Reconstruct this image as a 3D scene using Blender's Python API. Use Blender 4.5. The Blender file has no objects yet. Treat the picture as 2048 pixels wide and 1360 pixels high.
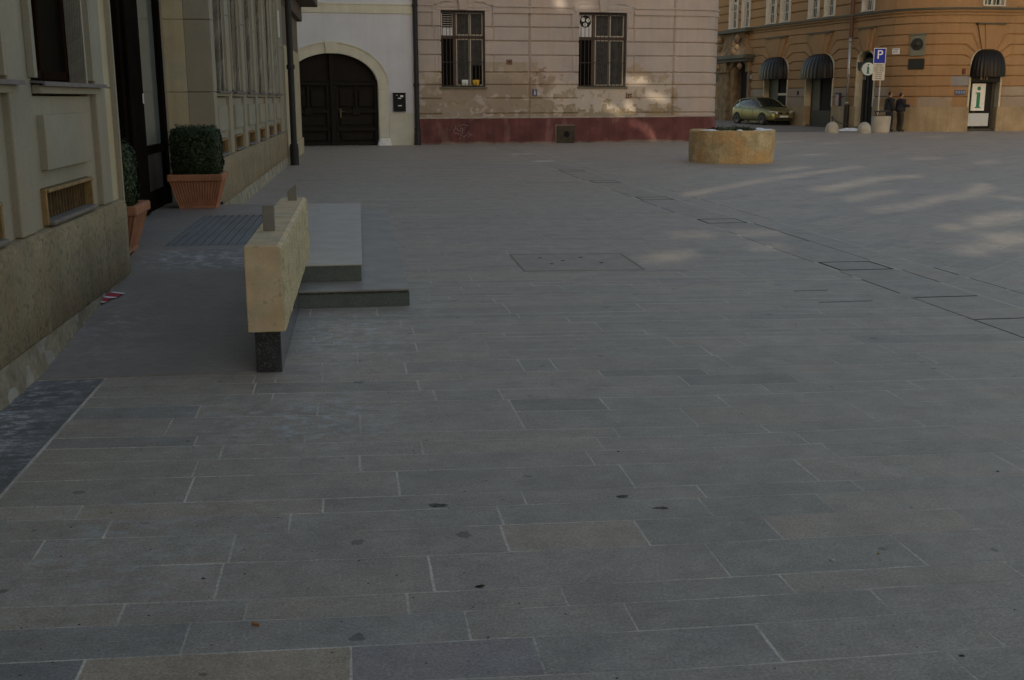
import bpy, bmesh, math, random
import numpy as np
from mathutils import Matrix, Vector
random.seed(7); rng = np.random.default_rng(7)
R = math.radians
S = bpy.context.scene
COL = S.collection

# ------------------------------------------------------------------ camera
F, CX, CY, H = 2200., 1024., 680., 1.6
pitch = math.atan((CY - 196.) / F); yaw = math.atan((CX - 715.) / (F / math.cos(pitch))); rs = -.003
cf = np.array([math.sin(yaw)*math.cos(pitch), math.cos(yaw)*math.cos(pitch), -math.sin(pitch)])
r0 = np.array([math.cos(yaw), -math.sin(yaw), 0.]); u0 = np.cross(r0, cf)
cr = r0*math.cos(rs) + u0*math.sin(rs); cu = np.cross(cr, cf)
cam = bpy.data.objects.new('camera', bpy.data.cameras.new('camera')); COL.objects.link(cam)
cam.data.sensor_width = 36; cam.data.lens = F/2048*36; cam.data.clip_end = 1000; cam.data.clip_start = .05
M = Matrix.Identity(4)
for i in range(3):
    M[i][0], M[i][1], M[i][2] = cr[i], cu[i], -cf[i]
M[2][3] = H
cam.matrix_world = M
S.camera = cam

# ------------------------------------------------------------------ sky, sun, exposure
SUN_EL = 14.0
sd = np.array([.25, .90, 0.]); sd /= np.linalg.norm(sd)
sdir = np.array([sd[0]*math.cos(R(SUN_EL)), sd[1]*math.cos(R(SUN_EL)), -math.sin(R(SUN_EL))])   # the way the light travels
w = bpy.data.worlds.new('World'); S.world = w; w.use_nodes = True
nt = w.node_tree; bg = nt.nodes['Background']
sk = nt.nodes.new('ShaderNodeTexSky'); sk.sky_type = 'NISHITA'; sk.sun_disc = False
sk.sun_elevation = R(SUN_EL); sk.sun_rotation = math.atan2(-sd[0], -sd[1]); sk.air_density = 1.0; sk.dust_density = 1.2; sk.ozone_density = .6
mx = nt.nodes.new('ShaderNodeMix'); mx.data_type = 'RGBA'; mx.blend_type = 'MULTIPLY'; mx.inputs[0].default_value = 1; mx.inputs[7].default_value = (1.17, 1.0, .84, 1)
nt.links.new(sk.outputs[0], mx.inputs[6]); nt.links.new(mx.outputs[2], bg.inputs[0]); bg.inputs[1].default_value = .15
sl = bpy.data.lights.new('sun', 'SUN'); sl.energy = 2.3; sl.angle = R(.22); sl.color = (1, .86, .66)
sun = bpy.data.objects.new('sun', sl); COL.objects.link(sun)
sun.rotation_euler = Vector(sdir).to_track_quat('-Z', 'Y').to_euler(); sun.location = (-10, -30, 40)
S.view_settings.view_transform = 'Standard'; S.view_settings.look = 'None'; S.view_settings.gamma = 1
S.view_settings.exposure = 0.50
try:
    S.cycles.max_bounces = 6; S.cycles.diffuse_bounces = 4; S.cycles.use_denoising = True
except Exception: pass

# ------------------------------------------------------------------ pixel of the photo -> point in the place (for measuring)
CAM = np.array([0, 0, H])
def ray(x, y): return cf + (x-CX)/F*cr - (y-CY)/F*cu
def G(x, y, z=0.): d = ray(x, y); return CAM + (z-H)/d[2]*d
def ony(x, y, Y): d = ray(x, y); return CAM + Y/d[1]*d
def onpl(x, y, A, B):
    n = np.array([B[1]-A[1], A[0]-B[0]]); d = ray(x, y); return CAM + (n @ np.array(A[:2])) / (n @ d[:2]) * d

# ------------------------------------------------------------------ materials
def srgb(r, g, b):
    f = lambda c: ((c/255+.055)/1.055)**2.4 if c > 10 else c/255/12.92
    return (f(r), f(g), f(b))
def mat(name, col, rough=.8, var=.15, scale=2.5, fine=.12, fscale=60, bump=.15, bscale=80, metal=0, tint=False,
        spec=.35, streak=0, speck=None, stains=(), col2=None, emit=None, gum=False, hueshift=0, mid=0):
    m = bpy.data.materials.new(name); m.use_nodes = True; n = m.node_tree.nodes; L = m.node_tree.links
    b = n['Principled BSDF']; b.inputs['Roughness'].default_value = rough; b.inputs['Metallic'].default_value = metal
    b.inputs['Specular IOR Level'].default_value = spec
    geo = n.new('ShaderNodeNewGeometry')
    def noise(sc, det=4, mul=(1, 1, 1), ro=.55):
        t = n.new('ShaderNodeTexNoise'); t.inputs['Scale'].default_value = sc; t.inputs['Detail'].default_value = det; t.inputs['Roughness'].default_value = ro
        mp = n.new('ShaderNodeMapping'); mp.inputs['Scale'].default_value = mul
        L.new(geo.outputs['Position'], mp.inputs[0]); L.new(mp.outputs[0], t.inputs[0]); return t
    def math_(op, a, c=None, clamp=False):
        t = n.new('ShaderNodeMath'); t.operation = op; t.use_clamp = clamp
        for i, v in enumerate((a, c)):
            if v is None: continue
            if isinstance(v, (int, float)): t.inputs[i].default_value = v
            else: L.new(v, t.inputs[i])
        return t.outputs[0]
    def mixc(f, a, c, mode='MIX'):
        t = n.new('ShaderNodeMix'); t.data_type = 'RGBA'; t.blend_type = mode
        if isinstance(f, (int, float)): t.inputs[0].default_value = f
        else: L.new(f, t.inputs[0])
        for i, v in ((6, a), (7, c)):
            if isinstance(v, tuple): t.inputs[i].default_value = (*v[:3], 1)
            else: L.new(v, t.inputs[i])
        return t.outputs[2]
    def ramp(v, lo, hi):
        t = n.new('ShaderNodeMapRange'); t.inputs[1].default_value = lo; t.inputs[2].default_value = hi; L.new(v, t.inputs[0]); return t.outputs[0]
    n1 = noise(scale); f1 = ramp(n1.outputs[0], .3, .7)
    ca = tuple(c*(1-var) for c in col); cb = tuple(min(1, c*(1+var)) for c in (col2 or col))
    c = mixc(f1, ca, cb)
    if hueshift:
        n5 = noise(scale*.6, 3); c = mixc(math_('MULTIPLY', ramp(n5.outputs[0], .42, .62), hueshift), c, tuple((col[0]*1.18, col[1]*1.0, col[2]*.84)))
    if fine:
        n2 = noise(fscale, 3, ro=.7); f2 = ramp(n2.outputs[0], .3, .7)
        v = math_('ADD', math_('MULTIPLY', f2, 2*fine), 1-fine)
        cc = n.new('ShaderNodeCombineColor'); [L.new(v, cc.inputs[i]) for i in range(3)]
        c = mixc(1., c, cc.outputs[0], 'MULTIPLY')
    if mid:
        nm_ = noise(13, 7, (1, 1.3, 1), .7); v = math_('ADD', math_('MULTIPLY', ramp(nm_.outputs[0], .3, .7), 2*mid), 1-mid); cc = n.new('ShaderNodeCombineColor'); [L.new(v, cc.inputs[i]) for i in range(3)]; c = mixc(1., c, cc.outputs[0], 'MULTIPLY')
    if streak:
        n3 = noise(1, 4, (7, 7, .45)); f3 = ramp(n3.outputs[0], .45, .75)
        c = mixc(math_('MULTIPLY', f3, streak), c, tuple(x*.45 for x in col))
    if speck:
        n4 = n.new('ShaderNodeTexVoronoi'); n4.inputs['Scale'].default_value = speck[0]; L.new(geo.outputs['Position'], n4.inputs[0])
        sp = n.new('ShaderNodeSeparateColor'); L.new(n4.outputs['Color'], sp.inputs[0])
        c = mixc(math_('MULTIPLY', ramp(sp.outputs[0], speck[1], 1), speck[3] if len(speck) > 3 else 1.), c, speck[2])
    if gum:
        nw = noise(28, 3); va = n.new('ShaderNodeVectorMath'); va.operation = 'SCALE'; L.new(nw.outputs['Color'], va.inputs[0]); va.inputs['Scale'].default_value = .07
        vb = n.new('ShaderNodeVectorMath'); vb.operation = 'ADD'; L.new(geo.outputs['Position'], vb.inputs[0]); L.new(va.outputs[0], vb.inputs[1]); wp = vb.outputs[0]
        n6 = n.new('ShaderNodeTexVoronoi'); n6.inputs['Scale'].default_value = 2.6; L.new(wp, n6.inputs[0])
        n6.voronoi_dimensions = '2D'
        sp = n.new('ShaderNodeSeparateColor'); L.new(n6.outputs['Color'], sp.inputs[0])
        rad = math_('MULTIPLY', math_('POWER', sp.outputs[0], 5.), .075)
        k = math_('LESS_THAN', n6.outputs['Distance'], rad)
        c = mixc(math_('MULTIPLY', k, .5), c, (.03, .03, .028))
        n7 = n.new('ShaderNodeTexVoronoi'); n7.inputs['Scale'].default_value = 4.3; n7.voronoi_dimensions = '2D'; L.new(wp, n7.inputs[0])
        sp = n.new('ShaderNodeSeparateColor'); L.new(n7.outputs['Color'], sp.inputs[0])
        rad = math_('MULTIPLY', math_('POWER', sp.outputs[1], 6.), .07)
        k = math_('LESS_THAN', n7.outputs['Distance'], rad)
        c = mixc(math_('MULTIPLY', k, .35), c, (.45, .45, .43))
        # dark blotches of old spills
        n8 = noise(1.1, 5, ro=.6); c = mixc(math_('MULTIPLY', ramp(n8.outputs[0], .62, .72), .22), c, (.05, .055, .055))
    for (sx, sy, rx, ry, st) in stains:
        vm = n.new('ShaderNodeVectorMath'); vm.operation = 'SUBTRACT'; L.new(geo.outputs['Position'], vm.inputs[0]); vm.inputs[1].default_value = (sx, sy, 0)
        vd = n.new('ShaderNodeVectorMath'); vd.operation = 'MULTIPLY'; L.new(vm.outputs[0], vd.inputs[0]); vd.inputs[1].default_value = (1/rx, 1/ry, 0)
        vl = n.new('ShaderNodeVectorMath'); vl.operation = 'LENGTH'; L.new(vd.outputs[0], vl.inputs[0])
        fall = ramp(vl.outputs['Value'], 1., .2); ns = noise(9, 8, (1, 1.4, 1), .8)
        k = math_('MULTIPLY', math_('MULTIPLY', fall, ramp(ns.outputs[0], .49, .66)), st)
        c = mixc(k, c, (.50, .52, .55))
    if tint:
        at = n.new('ShaderNodeAttribute'); at.attribute_name = 'tint'; c = mixc(1., c, at.outputs['Color'], 'MULTIPLY')
    L.new(c, b.inputs['Base Color'])
    if bump:
        nb = noise(bscale, 4, ro=.65); bu = n.new('ShaderNodeBump'); bu.inputs['Strength'].default_value = bump; bu.inputs['Distance'].default_value = .01
        L.new(nb.outputs[0], bu.inputs['Height']); L.new(bu.outputs[0], b.inputs['Normal'])
    if emit: b.inputs['Emission Color'].default_value = (*emit[:3], 1); b.inputs['Emission Strength'].default_value = emit[3]
    return m
def flat(name, col, rough=.5, metal=0, spec=.4, var=.08): return mat(name, col, rough, var, 8, .05, 90, 0, metal=metal, spec=spec)
def glass(name, col=(.02, .022, .022), rough=.06):
    m = flat(name, col, rough, spec=.9); return m
MT = {}
MT['slab'] = mat('paving_stone', (.338, .294, .254), .55, .14, 4.5, .30, 95, .22, 160, tint=True, speck=(120, .8, (.50, .50, .48), .28), spec=.28, gum=True, hueshift=.15, mid=.13,
                 stains=((-.15, 7.5, .6, 1.5, 1.3), (-.35, 5.5, .8, .8, 1.1), (-.9, 3.9, .9, .9, .6), (.45, 8.4, .4, 1.0, .6), (-1.0, 5.9, .8, .6, .3), (-1.7, 18, .4, 6, .5)))
MT['mortar'] = mat('joint_mortar', (.36, .33, .29), .95, .05, 2.2, .3, 60, .3, 60, col2=(.66, .60, .52))
MT['groundm'] = mat('ground_fill', (.2, .2, .2), .95, .2, .2)
MT['strip'] = mat('edge_slab_stone', (.155, .15, .155), .55, .25, 3, .15, 90, .3, 60, tint=True, stains=((-1.75, 6.3, .45, 1.2, .8), (-1.7, 5.0, .45, .8, .9), (-1.75, 3.9, .4, .8, .6), (-1.9, 5.6, .3, .9, 1.3)))
MT['ramp'] = mat('ramp_granite', (.25, .226, .208), .5, .12, 1.6, .15, 120, .2, 120, stains=((-1.42, 9.75, .75, .6, 1.6), (-.85, 9.6, .6, .45, 1.2), (-1.7, 7.6, .4, 1.2, .6)), mid=.12)
MT['steptop'] = mat('step_tread_granite', (.275, .25, .227), .5, .16, 4, .14, 140, .12, 140)
MT['steptop2'] = mat('upper_step_granite', (.445, .40, .36), .5, .1, 4, .12, 140, .1, 140)
MT['green'] = mat('dark_green_granite', (.085, .105, .095), .45, .15, 6, .35, 220, .05, spec=.5, speck=(260, .7, (.22, .24, .22), .6))
MT['black'] = mat('black_granite', (.03, .032, .034), .3, .2, 6, .3, 200, .0, spec=.5, speck=(190, .82, (.22, .23, .23), .7))
MT['polish'] = mat('polished_granite_side', (.07, .078, .085), .25, .1, 2, .1, 200, .0, spec=.6)
MT['sand'] = mat('sandstone_block', (.57, .465, .31), .85, .2, 7, .12, 120, .25, 90, hueshift=.5, speck=(48, .93, (.3, .24, .16), .5))
MT['rough'] = mat('split_sandstone', (.46, .385, .245), .95, .25, 12, .3, 90, .6, 70, speck=(75, .8, (.2, .15, .09), .5))
MT['steel'] = flat('brushed_bracket_steel', (.24, .23, .205), .45, .5)
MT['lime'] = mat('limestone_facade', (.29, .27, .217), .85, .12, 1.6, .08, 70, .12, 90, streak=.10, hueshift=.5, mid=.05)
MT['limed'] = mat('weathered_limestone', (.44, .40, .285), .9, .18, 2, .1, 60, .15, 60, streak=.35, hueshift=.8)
MT['limegrey'] = mat('grey_window_reveal_stone', (.52, .50, .42), .85, .12, 2.4, .08, 60, .1, 60)
MT['plinth'] = mat('coarse_plinth_stone', (.262, .215, .135), .92, .22, 2.2, .2, 38, .5, 40, streak=.3, speck=(34, .72, (.13, .11, .08), .7), hueshift=.6)
MT['base'] = mat('plinth_base_render', (.28, .245, .18), .95, .3, 3, .25, 20, .6, 20, speck=(9, .75, (.5, .5, .5), .5))
MT['sill'] = flat('zinc_sill', (.17, .16, .17), .5, .4, var=.2)
MT['brass'] = mat('ochre_painted_vent', (.26, .165, .065), .6, .25, 9, .2, 70, .2, 60, streak=.3)
MT['brassd'] = mat('dark_vent_grille', (.13, .08, .035), .7, .3, 9)
MT['ledge'] = mat('grey_vent_ledge', (.17, .15, .13), .85, .2, 9)
MT['wood'] = mat('dark_brown_wood', (.008, .0055, .0045), .75, .3, 3, .2, 60, .1, 40, spec=.008)
MT['woodr'] = mat('reddish_window_wood', (.016, .008, .005), .7, .3, 3, .2, 60, .1, 40, spec=.008)
MT['void'] = flat('dark_interior', (.012, .012, .012), .9)
MT['glass'] = flat('window_glass', (.008, .0065, .005), .35, spec=.008)
MT['glassg'] = glass('grey_curtained_glass', (.16, .18, .17), .12)
MT['curtain'] = mat('curtain_cloth', (.10, .10, .10), .9, .35, 9, .1, 60, 0)
MT['terra'] = mat('terracotta', (.33, .142, .078), .85, .2, 6, .1, 80, .1, 90)
MT['soil'] = mat('pot_soil', (.03, .022, .015), .95, .4, 40)
MT['leaf'] = mat('boxwood_leaf', (.028, .044, .018), .6, .5, 30, .3, 90, 0, tint=True)
MT['pipe'] = flat('dark_painted_pipe', (.025, .025, .026), .5, .2, spec=.25)
MT['white'] = mat('white_house_render', (.55, .56, .60), .9, .05, 1.4, .06, 50, .12, 40, streak=.1)
MT['cream'] = mat('cream_stone_trim', (.55, .53, .43), .85, .08, 2.5, .06, 50, .1, 50, streak=.15)
MT['gate'] = mat('dark_gate_wood', (.010, .0075, .006), .6, .35, 5, .25, 50, .15, 40, streak=.2, spec=.15)
MT['brassy'] = flat('worn_brass', (.12, .085, .04), .6, .3)
MT['pink'] = mat('pink_render', (.395, .345, .318), .9, .09, 1.1, .08, 40, .12, 30, tint=True, streak=.14, hueshift=.3)
MT['red'] = mat('dark_red_plinth_paint', (.125, .042, .040), .75, .3, 2, .15, 40, .1, 30, tint=True, streak=.45)
MT['frame'] = flat('brown_window_frame', (.08, .045, .03), .55, var=.2)
MT['framew'] = flat('pale_window_frame', (.46, .43, .36), .6)
MT['bar'] = flat('rusty_bar_iron', (.05, .045, .042), .7, .3)
MT['orange'] = mat('orange_render', (.262, .168, .086), .9, .08, .9, .07, 30, .1, 30, tint=True, streak=.16, hueshift=.3)
MT['stone'] = mat('tan_plinth_stone', (.28, .22, .135), .9, .22, 1.4, .12, 30, .2, 20, tint=True, streak=.3)
MT['stonec'] = mat('weathered_portal_sandstone', (.17, .125, .075), .92, .35, 3, .2, 30, .4, 20, streak=.5)
MT['awn'] = flat('dark_brown_awning', (.009, .0075, .007), .4, spec=.22)
MT['copper'] = flat('dark_copper_flashing', (.05, .055, .045), .6, .2)
MT['well'] = mat('ochre_stone_ring', (.46, .335, .165), .88, .38, 3.2, .22, 22, .4, 30, streak=.25, hueshift=.9, speck=(7, .9, (.2, .15, .07), .4), col2=(.42, .345, .20))
MT['conc'] = mat('cast_concrete', (.38, .36, .30), .85, .1, 3, .1, 60, .2, 60, streak=.15)
MT['dome'] = mat('worn_concrete_dome', (.34, .33, .28), .6, .15, 5, .1, 60, .1, 60)
MT['snow'] = mat('old_snow', (.72, .75, .80), .7, .12, 6, .1, 40, .5, 12)
MT['asph'] = mat('street_cobble', (.17, .155, .14), .85, .25, .7, .2, 9, .5, 8)
MT['blue'] = flat('sign_blue', (.010, .028, .30), .5, spec=.15)
MT['signw'] = flat('sign_white', (.62, .64, .62), .45)
MT['ink'] = flat('dark_ink', (.03, .04, .06), .6)
MT['greeni'] = flat('info_green', (.01, .16, .08), .5)
MT['numblue'] = flat('number_plate_blue', (.03, .06, .16), .5)
MT['gal'] = flat('galvanised_steel', (.30, .31, .31), .4, .6)
MT['paint'] = mat('olive_gold_car_paint', (.175, .17, .07), .28, .05, 2, .04, 300, 0, metal=.45, spec=.6)
MT['rubber'] = flat('tyre_rubber', (.02, .02, .02), .8)
MT['carglass'] = glass('car_glass', (.02, .022, .018), .05)
MT['chrome'] = flat('bright_trim', (.55, .55, .52), .25, .8)
MT['tapew'] = flat('tape_white', (.7, .7, .72), .5)
MT['taper'] = flat('tape_red', (.34, .02, .035), .6)
MT['cloth'] = flat('dark_navy_cloth', (.012, .013, .018), .9)
MT['cloth2'] = flat('dark_olive_cloth', (.03, .028, .018), .9)
MT['skin'] = flat('skin', (.36, .2, .13), .6)
MT['hair'] = flat('dark_hair', (.02, .017, .015), .8)
MT['butt'] = flat('cork_filter', (.45, .17, .05), .8)
MT['green_shirt'] = flat('green_shirt', (.12, .2, .1), .9)
MT['sun_mask'] = mat('sun_mask_render', (.46, .45, .43), .9, .1, .8)  # for the added sun-blocking wall behind the camera

# ------------------------------------------------------------------ mesh helpers
def link(name, me, parent=None):
    o = bpy.data.objects.new(name, me); COL.objects.link(o)
    if parent is not None: o.parent = parent
    return o
def tag(o, label=None, cat=None, group=None, kind=None):
    if label: o['label'] = label
    if cat: o['category'] = cat
    if group: o['group'] = group
    if kind: o['kind'] = kind
    return o
def empty(name, loc=(0, 0, 0), rz=0, label=None, cat=None, group=None):
    o = bpy.data.objects.new(name, None); COL.objects.link(o); o.location = loc; o.rotation_euler = (0, 0, rz); o.empty_display_size = .2
    return tag(o, label, cat, group)
class MB:
    def __init__(s): s.v = []; s.f = []
    def add(s, vs, fs):
        b = len(s.v); s.v += [tuple(map(float, p)) for p in vs]; s.f += [tuple(b+i for i in q) for q in fs]; return s
    def box(s, x0, x1, y0, y1, z0, z1):
        if x0 > x1: x0, x1 = x1, x0
        if y0 > y1: y0, y1 = y1, y0
        return s.add([(x0,y0,z0),(x1,y0,z0),(x1,y1,z0),(x0,y1,z0),(x0,y0,z1),(x1,y0,z1),(x1,y1,z1),(x0,y1,z1)],
                     [(0,3,2,1),(4,5,6,7),(0,1,5,4),(1,2,6,5),(2,3,7,6),(3,0,4,7)])
    def hexa(s, p):  # 8 points, bottom ring then top ring
        return s.add(p, [(0,3,2,1),(4,5,6,7),(0,1,5,4),(1,2,6,5),(2,3,7,6),(3,0,4,7)])
    def lathe(s, prof, n=24, c=(0, 0, 0), sx=1, sy=1):
        vs = []; fs = []; k = len(prof)
        for i in range(n):
            a = 2*math.pi*i/n
            for r, z in prof: vs.append((c[0]+r*math.cos(a)*sx, c[1]+r*math.sin(a)*sy, c[2]+z))
        for i in range(n):
            for j in range(k-1):
                a0 = i*k+j; b0 = ((i+1) % n)*k+j; fs.append((a0, b0, b0+1, a0+1))
        return s.add(vs, fs)
    def tube(s, pts, r, n=8):
        pts = [Vector(p) for p in pts]; rings = []; vs = []; fs = []
        rr = r if isinstance(r, (list, tuple)) else [r]*len(pts)
        for i, p in enumerate(pts):
            t = (pts[min(i+1, len(pts)-1)] - pts[max(i-1, 0)]).normalized()
            a = t.cross(Vector((0, 0, 1)));
            if a.length < .05: a = t.cross(Vector((0, 1, 0)))
            a.normalize(); b = t.cross(a)
            for k in range(n):
                an = 2*math.pi*k/n; vs.append(p + (a*math.cos(an) + b*math.sin(an))*rr[i])
        for i in range(len(pts)-1):
            for k in range(n): fs.append((i*n+k, i*n+(k+1) % n, (i+1)*n+(k+1) % n, (i+1)*n+k))
        fs.append(tuple(range(n-1, -1, -1))); fs.append(tuple((len(pts)-1)*n+k for k in range(n)))
        return s.add(vs, fs)
    def prism(s, poly, d0, d1, ax='y'):  # polygon in the plane across ax
        n = len(poly)
        def P(a, b, d): return {'y': (a, d, b), 'x': (d, a, b), 'z': (a, b, d)}[ax]
        vs = [P(a, b, d0) for a, b in poly] + [P(a, b, d1) for a, b in poly]
        fs = [tuple(range(n)), tuple(range(2*n-1, n-1, -1))] + [(i, i+n, (i+1) % n+n, (i+1) % n) for i in range(n)]
        return s.add(vs, fs)
    def build(s, name, m, parent=None, bevel=0, smooth=False, bseg=2, fix=True):
        me = bpy.data.meshes.new(name); me.from_pydata(s.v, [], s.f)
        if fix:
            bm = bmesh.new(); bm.from_mesh(me); bmesh.ops.recalc_face_normals(bm, faces=bm.faces); bm.to_mesh(me); bm.free()
        me.materials.append(m); me.update()
        o = link(name, me, parent)
        if smooth:
            for p in me.polygons: p.use_smooth = True
        if bevel:
            b = o.modifiers.new('edge', 'BEVEL'); b.width = bevel; b.segments = bseg; b.limit_method = 'ANGLE'; b.angle_limit = R(40)
        return o
def set_tint(me, cols):
    a = me.color_attributes.new('tint', 'FLOAT_COLOR', 'POINT'); c = np.ones((len(me.vertices), 4), np.float32); c[:, :3] = cols; a.data.foreach_set('color', c.ravel())
def grid_mesh(name, V, hole=None, tint=None, m=None, parent=None, smooth=False, flip=False):
    nj, ni = V.shape[:2]; me = bpy.data.meshes.new(name)
    idx = np.arange(nj*ni).reshape(nj, ni)
    q = np.stack([idx[:-1, :-1], idx[:-1, 1:], idx[1:, 1:], idx[1:, :-1]], -1)
    if flip: q = q[..., ::-1]
    q = q.reshape(-1, 4)
    if hole is not None: q = q[~hole.ravel()]
    me.vertices.add(nj*ni); me.vertices.foreach_set('co', V.reshape(-1, 3).astype(np.float32).ravel())
    me.loops.add(q.size); me.loops.foreach_set('vertex_index', q.ravel().astype(np.int32))
    me.polygons.add(len(q)); me.polygons.foreach_set('loop_start', (np.arange(len(q))*4).astype(np.int32))
    me.polygons.foreach_set('loop_total', np.full(len(q), 4, np.int32))
    me.update(calc_edges=True); me.validate()
    if tint is not None: set_tint(me, tint.reshape(-1, 3))
    me.materials.append(m)
    if smooth: me.polygons.foreach_set('use_smooth', np.ones(len(q), bool))
    return link(name, me, parent)
class Curve:
    def __init__(s, pts):
        s.p = np.array(pts, float); d = np.diff(s.p, axis=0); s.l = np.hypot(d[:, 0], d[:, 1]); s.c = np.r_[0, np.cumsum(s.l)]
        t = d/s.l[:, None]; tn = np.vstack([t[:1], (t[:-1]+t[1:]), t[-1:]]); tn /= np.linalg.norm(tn, axis=1)[:, None]; s.t = tn; s.L = s.c[-1]
    def at(s, u, out=0):
        u = np.clip(np.asarray(u, float), 0, s.L)
        x = np.interp(u, s.c, s.p[:, 0]); y = np.interp(u, s.c, s.p[:, 1]); tx = np.interp(u, s.c, s.t[:, 0]); ty = np.interp(u, s.c, s.t[:, 1])
        n = np.hypot(tx, ty); tx, ty = tx/n, ty/n
        return x+ty*out, y-tx*out
    def P(s, u, z, out=0): x, y = s.at(u, out); return (float(x), float(y), float(z))
    def hit(s, px, py, W=None):   # photo pixel -> (u, z); W maps curve frame to the world
        d = ray(px, py); best = None
        for i in range(len(s.p)-1):
            A, B = s.p[i], s.p[i+1]
            if W is not None: A = W @ np.array([*A, 1]); B = W @ np.array([*B, 1])
            Mx = np.array([[d[0], -(B-A)[0]], [d[1], -(B-A)[1]]])
            try: t, k = np.linalg.solve(Mx, A)
            except Exception: continue
            if t > 0 and -1e-6 <= k <= 1+1e-6 and (best is None or t < best[0]): best = (t, s.c[i]+k*s.l[i])
        if best is None: return None
        return best[1], H + best[0]*d[2]
    def box(s, mb, u0, u1, z0, z1, o0, o1, n=None):
        n = n or max(1, int((u1-u0)/.3)); us = np.linspace(u0, u1, n+1)
        for a, b in zip(us[:-1], us[1:]):
            mb.hexa([s.P(a, z0, o0), s.P(b, z0, o0), s.P(b, z0, o1), s.P(a, z0, o1), s.P(a, z1, o0), s.P(b, z1, o0), s.P(b, z1, o1), s.P(a, z1, o1)])
        return mb
    def relief(s, name, us, zs, out, hole, tint, m, parent):
        U = np.broadcast_to(us, out.shape); x, y = s.at(U.ravel(), out.ravel())
        V = np.stack([x.reshape(out.shape), y.reshape(out.shape), np.broadcast_to(zs[:, None], out.shape)], -1)
        return grid_mesh(name, V, hole, tint, m, parent)
def axis(a, b, step, extra=()):
    n = max(1, int(round((b-a)/step))); v = np.linspace(a, b, n+1)
    e = [x for x in extra if a < x < b]
    v = np.array([x for x in v if all(abs(x-k) > step*.45 for k in e)] + e + [a, b]); return np.unique(np.round(v, 5))
def vnoise(U, Z, f, seed=0):
    r = np.random.default_rng(seed); g = r.random((64, 64)); x = (U*f) % 63; z = (Z*f) % 63
    i = x.astype(int); j = z.astype(int); a = x-i; b = z-j; a = a*a*(3-2*a); b = b*b*(3-2*b)
    return (g[j, i]*(1-a)+g[j, (i+1)]*a)*(1-b)+(g[j+1, i]*(1-a)+g[j+1, (i+1)]*a)*b
def fbm(U, Z, f, seed=0): return sum(vnoise(U, Z, f*2**k, seed+k)*.5**(k+1) for k in range(4))/.9375

# ------------------------------------------------------------------ ground and paving
XD0, XD1, XD2 = 4.43, 5.05, 5.42          # drain band and its border strip
mb = MB(); mb.add([(-120, -60, -.012), (160, -60, -.012), (160, 200, -.012), (-120, 200, -.012)], [(0, 1, 2, 3)])
g = mb.build('ground', MT['groundm'], fix=False); tag(g, kind='structure')
JN = (-.0004)
mb = MB(); mb.add([(-1.99, -4, JN), (62, -4, JN), (62, 66, JN), (-2.4, 66, JN)], [(0, 1, 2, 3)])
g = mb.build('paving_joints', MT['mortar'], fix=False); tag(g, kind='structure')
slabs = []; tints = []
def clip(poly, a, b, c):     # keep a*x+b*y+c >= 0
    out = []
    for i in range(len(poly)):
        p, q = poly[i], poly[(i+1) % len(poly)]; dp = a*p[0]+b*p[1]+c; dq = a*q[0]+b*q[1]+c
        if dp >= 0: out.append(p)
        if (dp >= 0) != (dq >= 0): t = dp/(dp-dq); out.append((p[0]+t*(q[0]-p[0]), p[1]+t*(q[1]-p[1])))
    return out
def tone():
    k = rng.choice([0, 0, 0, 1, 2, 3], p=None); b = {0: rng.normal(1, .022), 1: rng.normal(.94, .03), 2: rng.normal(1.04, .02), 3: rng.normal(.98, .02)}[int(k)]
    hue = {0: (1, 1, 1), 1: (.985, 1.0, 1.0), 2: (1.015, 1, .97), 3: (.985, 1.01, 1.0)}[int(k)]
    return tuple(b*h for h in hue)
def put(poly, t=None):
    if len(poly) >= 3: slabs.append(poly); tints.append(t or tone())
XS = np.array([0, 700, 1400, 2048.])
rows = [(1395, 1368, 1336, 1291), (1327, 1294, 1255, 1212), (1260, 1233.5, 1198, 1159), (1216, 1192, 1158, 1120), (1140.6, 1118.4, 1086.8, 1054.5),
        (1083, 1062, 1034.7, 1012.5), (1042.5, 1024.4, 995.6, 972), (1016, 995.6, 970, 950), (965, 945, 924.5, 903), (929, 912, 896, 873),
        (901, 885, 871, 845), (879, 866, 853, 835), (843, 830, 816, 797), (819, 805, 792, 772), (799, 784, 771, 755), (775, 763, 750.8, 734.7), (755, 749.5, 736.8, 722), (738, 726, 711, 702)]
jx = [(-60, 330, 1130, 1442, 1736), (172.6, 701.7, 1067, 1510, 1925), (-130, 381, 929, 1247, 1739), (251, 497, 814.5, 1120, 1558, 2006), (448, 857, 1409.5, 1778.6), (92, 471.6, 1001, 1267, 1520.6, 1900),
      (228, 582.7, 994, 1396, 1631.6), (167, 647.6, 1041.8, 1392, 1700), (389.6, 794, 1238, 1587, 1982), (398, 720, 1171, 1642), (447.7, 841.8, 1192, 1587, 1900), (396.4, 611.8, 1226, 1520.6, 1830),
      (347, 720, 1031.5, 1359.6, 1700), (403, 637, 1018, 1199, 1433, 1772), (547, 867.5, 997, 1519, 1813), (512.6, 835, 1171.6, 1356.5, 1575), (511, 553.6, 646, 918.7, 1195.5, 1401, 1754), (645, 809, 1035, 1098, 1433, 1642, 1830)]
def rowY(r):
    P = [G(x, y) for x, y in zip(XS, r)]; xs = [p[0] for p in P]; ys = [p[1] for p in P]
    s0 = (ys[1]-ys[0])/(xs[1]-xs[0]); s1 = -.04
    return lambda X: float(np.interp(X, xs, ys)) + (s0*(X-xs[0])*.5 if X < xs[0] else 0) + (s1*(X-xs[-1]) if X > xs[-1] else 0)
gap = .0035
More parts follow.
